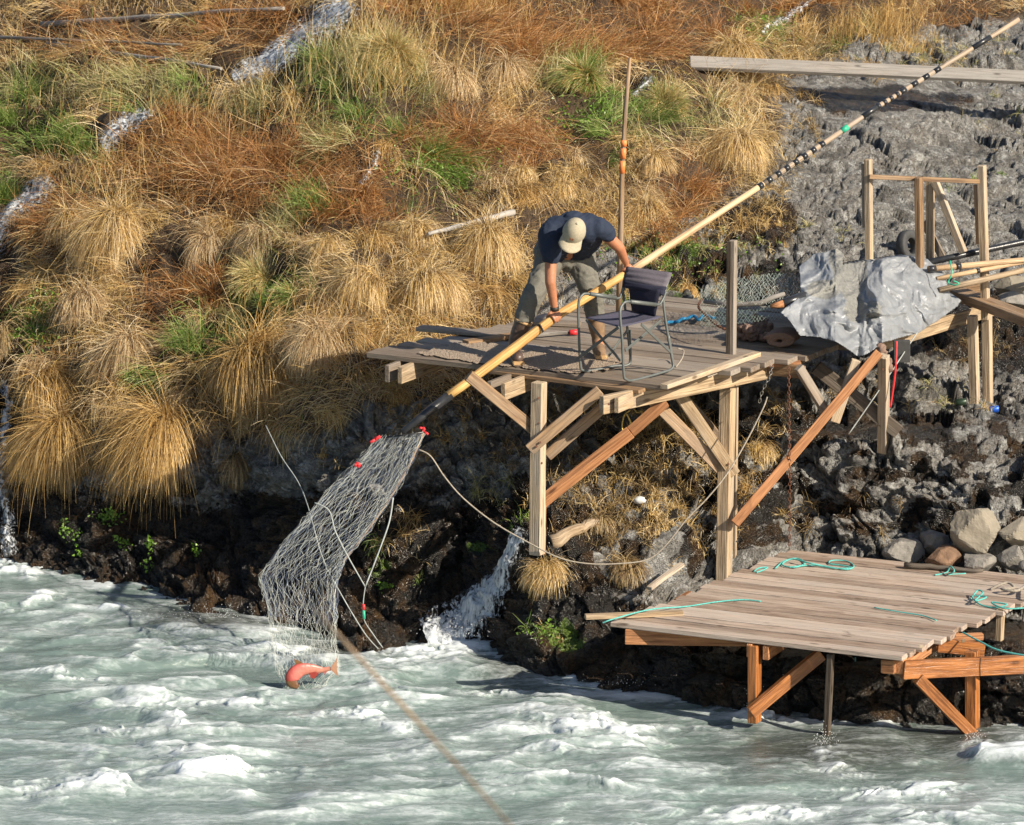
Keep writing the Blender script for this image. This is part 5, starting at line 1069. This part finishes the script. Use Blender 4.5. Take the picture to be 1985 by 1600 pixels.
for a in [('largest tan faceted boulder on top of the pile behind the lower deck', 1890, 1030, 96, 90, .95, 'stone2', 3), ('tan boulder cut by the right edge, beside the largest boulder', 1972, 1034, 74, 58, 1.0, 'stone2', 4),
 ('flat grey boulder at the front of the pile under the largest one', 1903, 1088, 80, 36, .75, 'stone', 5), ('upright grey boulder between the flat one and the right edge', 1960, 1083, 56, 48, .72, 'stone', 6),
 ('rusty brown boulder left in the pile', 1832, 1080, 72, 40, .85, 'stone3', 7), ('dark grey boulder at the far left of the pile', 1810, 1050, 56, 50, 1.05, 'stone', 8),
 ('dark grey rounded boulder behind the lower deck left of the pile', 1752, 1064, 84, 50, .9, 'stone', 9), ('small grey stone at the right edge of the lower deck', 1990, 1098, 30, 24, .7, 'stone', 10),
 ('tan slab of rock under the pole bundle at the right edge', 1962, 553, 74, 40, 3.6, 'stone2', 11), ('grey slab beneath the tan slab at the right edge', 1965, 582, 80, 30, 3.4, 'stone', 12)]: boulder(*a)
# ================================================================== ROPES, CHAINS, SMALL THINGS
def rope(name, lbl, cat, pts, r, mat, grp=None, k=6):
    o = MB().tube(smoothpts(pts, k), r, 7).build(name, M[mat]); setp(o, lbl, cat, grp); return o
rope('grey_rope', 'long slack grey rope looping from the net under the platform', 'rope', [PY(*p_) for p_ in [(812, 872, .12), (835, 885, .1), (862, 925, .1), (900, 968, .1), (960, 1015, .1), (1030, 1055, .05), (1085, 1082, .0), (1140, 1093, .0), (1200, 1093, .02), (1255, 1085, .06), (1290, 1058, .1), (1330, 1008, .15), (1372, 965, .2), (1412, 915, .3), (1450, 850, .5), (1480, 790, .6), (1487, 770, .65)]], .0058, 'rope')
rope('thin_line', 'thin pale line running from the cliff grass down to the river', 'line', [PY(515, 825, 1.6), PY(545, 885, 1.2), PY(578, 935, .9), PY(598, 985, .6), PY(625, 1080, .3), PY(660, 1150, .1), PY(705, 1225, .05), PY(733, 1258, .1)], .004, 'cord')
rope('bridle_line', 'pale line from the left side of the net to the red and green knot', 'line', [PY(610, 975, -.15), PY(638, 990, -.2), PY(650, 1030, -.2), PY(675, 1080, -.2), PY(708, 1138, -.15)], .005, 'cord')
rope('bridle_line', 'pale line from the hoop down to the red and green knot', 'line', [PY(762, 965, 0), PY(755, 1010, -.05), PY(738, 1060, -.1), PY(708, 1138, -.15)], .006, 'cord')
kn = thing('knotted_tail', 'rope tail with red and green knots trailing into the river', 'rope', PY(708, 1140, -.15)); tube('tail_line', [PY(708, 1138, -.15), PY(704, 1170, -.13), PY(706, 1202, -.1), PY(722, 1228, -.02), PY(742, 1256, .05)], .004, 'cord', kn)
MB().tube([PY(705, 1172, -.15), PY(705, 1182, -.15)], .012, 8).build('red_knot', M['red'], kn); MB().tube([PY(705, 1184, -.14), PY(706, 1200, -.14)], .011, 8).build('green_knot', M['green'], kn)
rope('white_rope', 'thin white guy rope from the tarp down to the rocks', 'rope', [PY(1778, 645, 1.6), PY(1712, 745, 1.3), PY(1645, 842, 1.2)], .005, 'cord')
rope('red_strap', 'red strap hanging below the silver tarp', 'strap', [PY(1738, 662, 1.28), PY(1737, 700, 1.25), PY(1734, 735, 1.25), PY(1726, 790, 1.25)], .008, 'red')
b = MB(); b.beam(PY(1748, 660, 1.5), PY(1748, 702, 1.5), .05, .13, (1, 0, 0)); o = b.build('green_crate', M['gcrate'] if 'gcrate' in M else M['rubber']); setp(o, 'dark green box hanging under the tarp by the red strap', 'box')
b = MB(); 
for k in range(6): capsule(b, PY(1704+random.uniform(-4, 4), 672+k*6, 1.28), PY(1722+random.uniform(-4, 4), 690+k*5, 1.26), .03, .02)
rg2 = thing('brown_rag', 'brown rag wrapped round the post top under the tarp', 'rag', PY(1712, 690, 1.3)); remesh(b, 'cloth', 'rag', rg2, .01, 1, .012, 20, 4)
def chain(lbl, pts, mat, pitch=.030):
    pts = smoothpts(pts, 20); d = [0]
    for i in range(1, len(pts)): d.append(d[-1]+(pts[i]-pts[i-1]).length)
    b = MB(); s = 0; k = 0
    while s < d[-1]-pitch:
        def at(x): i = max(1, int(np.searchsorted(d, x))); i = min(i, len(d)-1); f = (x-d[i-1])/max(1e-6, d[i]-d[i-1]); return pts[i-1].lerp(pts[i], f)
        a = at(s); c = at(s+pitch*1.25); t_ = (c-a).normalized(); sd_ = t_.cross(Vector((0, -1, .2))).normalized(); 
        if k % 2: sd_ = t_.cross(sd_).normalized()
        m = (a+c)/2; hl = (c-a).length/2; ps = [m+t_*hl*math.cos(q_)+sd_*.009*math.sin(q_)*1.15 for q_ in np.linspace(0, 2*math.pi, 11)]; b.tube(ps, .0033, 5, cap=False); s += pitch; k += 1
    o = b.build('chain', M[mat]); setp(o, lbl, 'chain')
chain('rusty chain hanging straight down from the upper platform to the lower deck', [PY(1529, 712, .85), PY(1530, 850, .82), PY(1531, 960, .80), PY(1530, 1068, .80)], 'rust')
chain('grey steel chain hooked to the right rim of the upper platform', [PY(1497, 708, .7), PY(1492, 730, .62), PY(1478, 758, .62), PY(1471, 785, .62)], 'steel')
rope('yellow_rope', 'frayed yellow rope knotted round the slung orange timber', 'rope', [PY(1222, 795, .75), PY(1210, 806, .72), PY(1206, 830, .72), PY(1214, 840, .72), PY(1222, 820, .72), PY(1214, 802, .72), PY(1226, 828, .74), PY(1224, 842, .74)], .006, 'yellow')
rope('yellow_rope', 'loose frayed end of yellow rope under the front joist', 'rope', [PY(1228, 792, .5), PY(1236, 800, .5), PY(1245, 797, .5), PY(1243, 806, .5)], .005, 'yellow')
rope('blue_rope', 'bright blue rope heap on the planks behind the camp chair', 'rope', [PZ(1290+8*k, 622+random.uniform(-7, 5)-k*.6, DZ+random.uniform(.02, .05)) for k in range(13)], .013, 'blue', k=5)
rope('cord_scrap', 'short curl of grey cord beside the rear chair leg', 'rope', [PZ(1310, 712, DZ+.01), PZ(1322, 695, DZ+.06), PY(1325, 680, .95), PY(1314, 676, .95)], .006, 'rope')
L3 = lambda u, v, h=.008: PZ(u, v, LZ+h)
rope('teal_rope', 'teal rope coil on the far left of the lower deck', 'rope', [L3(1462, 1108), L3(1470, 1102), L3(1488, 1100), L3(1478, 1106), L3(1466, 1110)], .006, 'teal', 'teal ropes on the lower deck')
rope('teal_rope', 'big looping teal rope at the back edge of the lower deck', 'rope', [L3(1503, 1102), L3(1520, 1088), L3(1545, 1083), L3(1560, 1092), L3(1540, 1100), L3(1516, 1095), L3(1535, 1084, .03), L3(1570, 1092, .03), L3(1600, 1098), L3(1640, 1104), L3(1655, 1098), L3(1640, 1088), L3(1612, 1087), L3(1608, 1093), L3(1630, 1096), L3(1652, 1101), L3(1620, 1102), L3(1575, 1096), L3(1530, 1100)], .0065, 'teal', 'teal ropes on the lower deck')
rope('teal_rope', 'teal rope stretched across the narrow board on the lower deck', 'rope', [L3(1168, 1208, .02), L3(1190, 1200, .045), L3(1260, 1182, .05), L3(1330, 1176), L3(1390, 1167), L3(1440, 1163), L3(1475, 1166)], .0055, 'teal', 'teal ropes on the lower deck')
rope('teal_rope', 'teal rope lying straight in the middle right of the lower deck', 'rope', [L3(1695, 1178), L3(1740, 1186), L3(1790, 1194), L3(1815, 1203)], .005, 'teal', 'teal ropes on the lower deck')
rope('teal_rope', 'knotted teal rope at the right edge of the lower deck', 'rope', [L3(1882, 1162), L3(1895, 1145, .05), L3(1905, 1150, .05), L3(1890, 1165, .04), L3(1912, 1158, .05), L3(1885, 1156, .04), L3(1900, 1172), L3(1930, 1178), L3(1952, 1172, .03), L3(1922, 1168, .03), L3(1950, 1180, .02), L3(2010, 1177, .02)], .0065, 'teal', 'teal ropes on the lower deck')
rope('teal_rope', 'teal rope running off the deck to the right edge of the photo', 'rope', [L3(1866, 1226), L3(1900, 1244, .0), L3(1940, 1262, -.02), L3(2020, 1276, -.02)], .0065, 'teal', 'teal ropes on the lower deck')
rope('teal_rope', 'teal rope hanging beneath the lower deck towards the water', 'rope', [PY(1658, 1275, -1.1), PY(1659, 1320, -1.1), PY(1657, 1378, -1.1)], .005, 'teal', 'teal ropes on the lower deck')
rope('teal_rope', 'teal rope tied round the bark covered log', 'rope', [L3(1812, 1115), L3(1835, 1110), L3(1842, 1098, .06), L3(1850, 1108, .05), L3(1838, 1114), L3(1872, 1112)], .006, 'teal', 'teal ropes on the lower deck')
rope('tan_rope', 'tangled tan rope at the right edge of the lower deck', 'rope', [L3(1920, 1143), L3(1938, 1134, .04), L3(1955, 1130, .05), L3(1965, 1140, .03), L3(1942, 1142, .04), L3(1970, 1146, .04), L3(1990, 1136, .04), L3(1988, 1160, .02), PY(1984, 1200, -.3), PY(1982, 1280, -.3)], .011, 'rope')
# litter
M['can'] = plain('blue_can', (.02, .09, .45), .35, .3); M['can2'] = plain('dark_can', (.03, .05, .03), .35, .3); M['plasticbag'] = plain('white_plastic', (.62, .62, .60), .4)
for nm, lb, u, v, mt in [('drink_can', 'crushed blue can lying in the wet rocks at the right', 1925, 795, 'can'), ('drink_can', 'dark can lying beside the pale post at the right', 1862, 781, 'can2')]:
    c_ = gy(u, v, .06); t = thing(nm, lb, 'can', c_); MB().tube([c_-Vector((.045, 0, 0)), c_-Vector((.04, 0, 0)), c_+Vector((.04, 0, .01)), c_+Vector((.045, 0, .01))], [.024, .03, .03, .024], 12).build('shell', M[mt], t); MB().tube([c_+Vector((.045, 0, .01)), c_+Vector((.047, 0, .01))], .022, 12).build('lid', M['steel'], t)
# spray thrown up round the net, the fish and the legs in the river
V = []; F = []
for u, v, y, su, sv, k in [(590, 1350, -.45, 70, 8, 120), (1465, 1370, -1.2, 26, 14, 110), (1602, 1445, -2.0, 24, 16, 150), (1890, 1440, -2.0, 24, 12, 110), (880, 1235, .3, 60, 18, 260), (560, 1230, -.1, 50, 40, 140), (720, 1385, -1.0, 90, 14, 160), (420, 1200, 1.2, 120, 14, 160), (1220, 1330, -.6, 140, 10, 160)]:
    for _ in range(k):
        p_ = np.array(PY(random.gauss(u, su*.5), v-abs(random.gauss(0, sv)), y+random.gauss(0, .08))); r_ = random.uniform(.0012, .0034); n0 = len(V); e = rng.normal(size=(4, 3)); e /= np.linalg.norm(e, axis=1, keepdims=True)
        V += [p_+np.array(q_)*r_ for q_ in ((1, 0, 0), (-1, 0, 0), (0, 1, 0), (0, -1, 0), (0, 0, 1.3), (0, 0, -1.3))]; F += [(n0+a_, n0+b_, n0+c_) for a_, b_, c_ in ((0, 2, 4), (2, 1, 4), (1, 3, 4), (3, 0, 4), (2, 0, 5), (1, 2, 5), (3, 1, 5), (0, 3, 5))]
M['spray'] = plain('white_spray', (.8, .82, .83), .3); o = mesh_np('water_spray', np.array(V), np.array(F), M['spray']); o['kind'] = 'stuff'
b = MB(); c_ = gy(1240, 970, .06); b.blob(c_, (.05, .04, .03), 12, 8, jit=.12); o = b.build('plastic_scrap', M['plasticbag']); setp(o, 'crumpled white plastic scrap in the brown grass under the platform', 'litter')
M['stump'] = M['pale']
# fisher's pole in the near foreground, out of focus
def nearp(u, v, y): return PY(u, v, y)
t = thing('near_pole', 'blurred brown pole in the foreground crossing the river diagonally', 'pole', PY(800, 1390, -21.0)); MB().tube([PY(606, 1178, -24.6), PY(690, 1270, -24.8), PY(800, 1390, -25.0), PY(900, 1500, -25.2), PY(1010, 1625, -25.5), PY(1300, 1950, -26.5)], [.0030, .0046, .0042, .0034, .0032, .003], 10).build('shaft', M['pole2'], t)
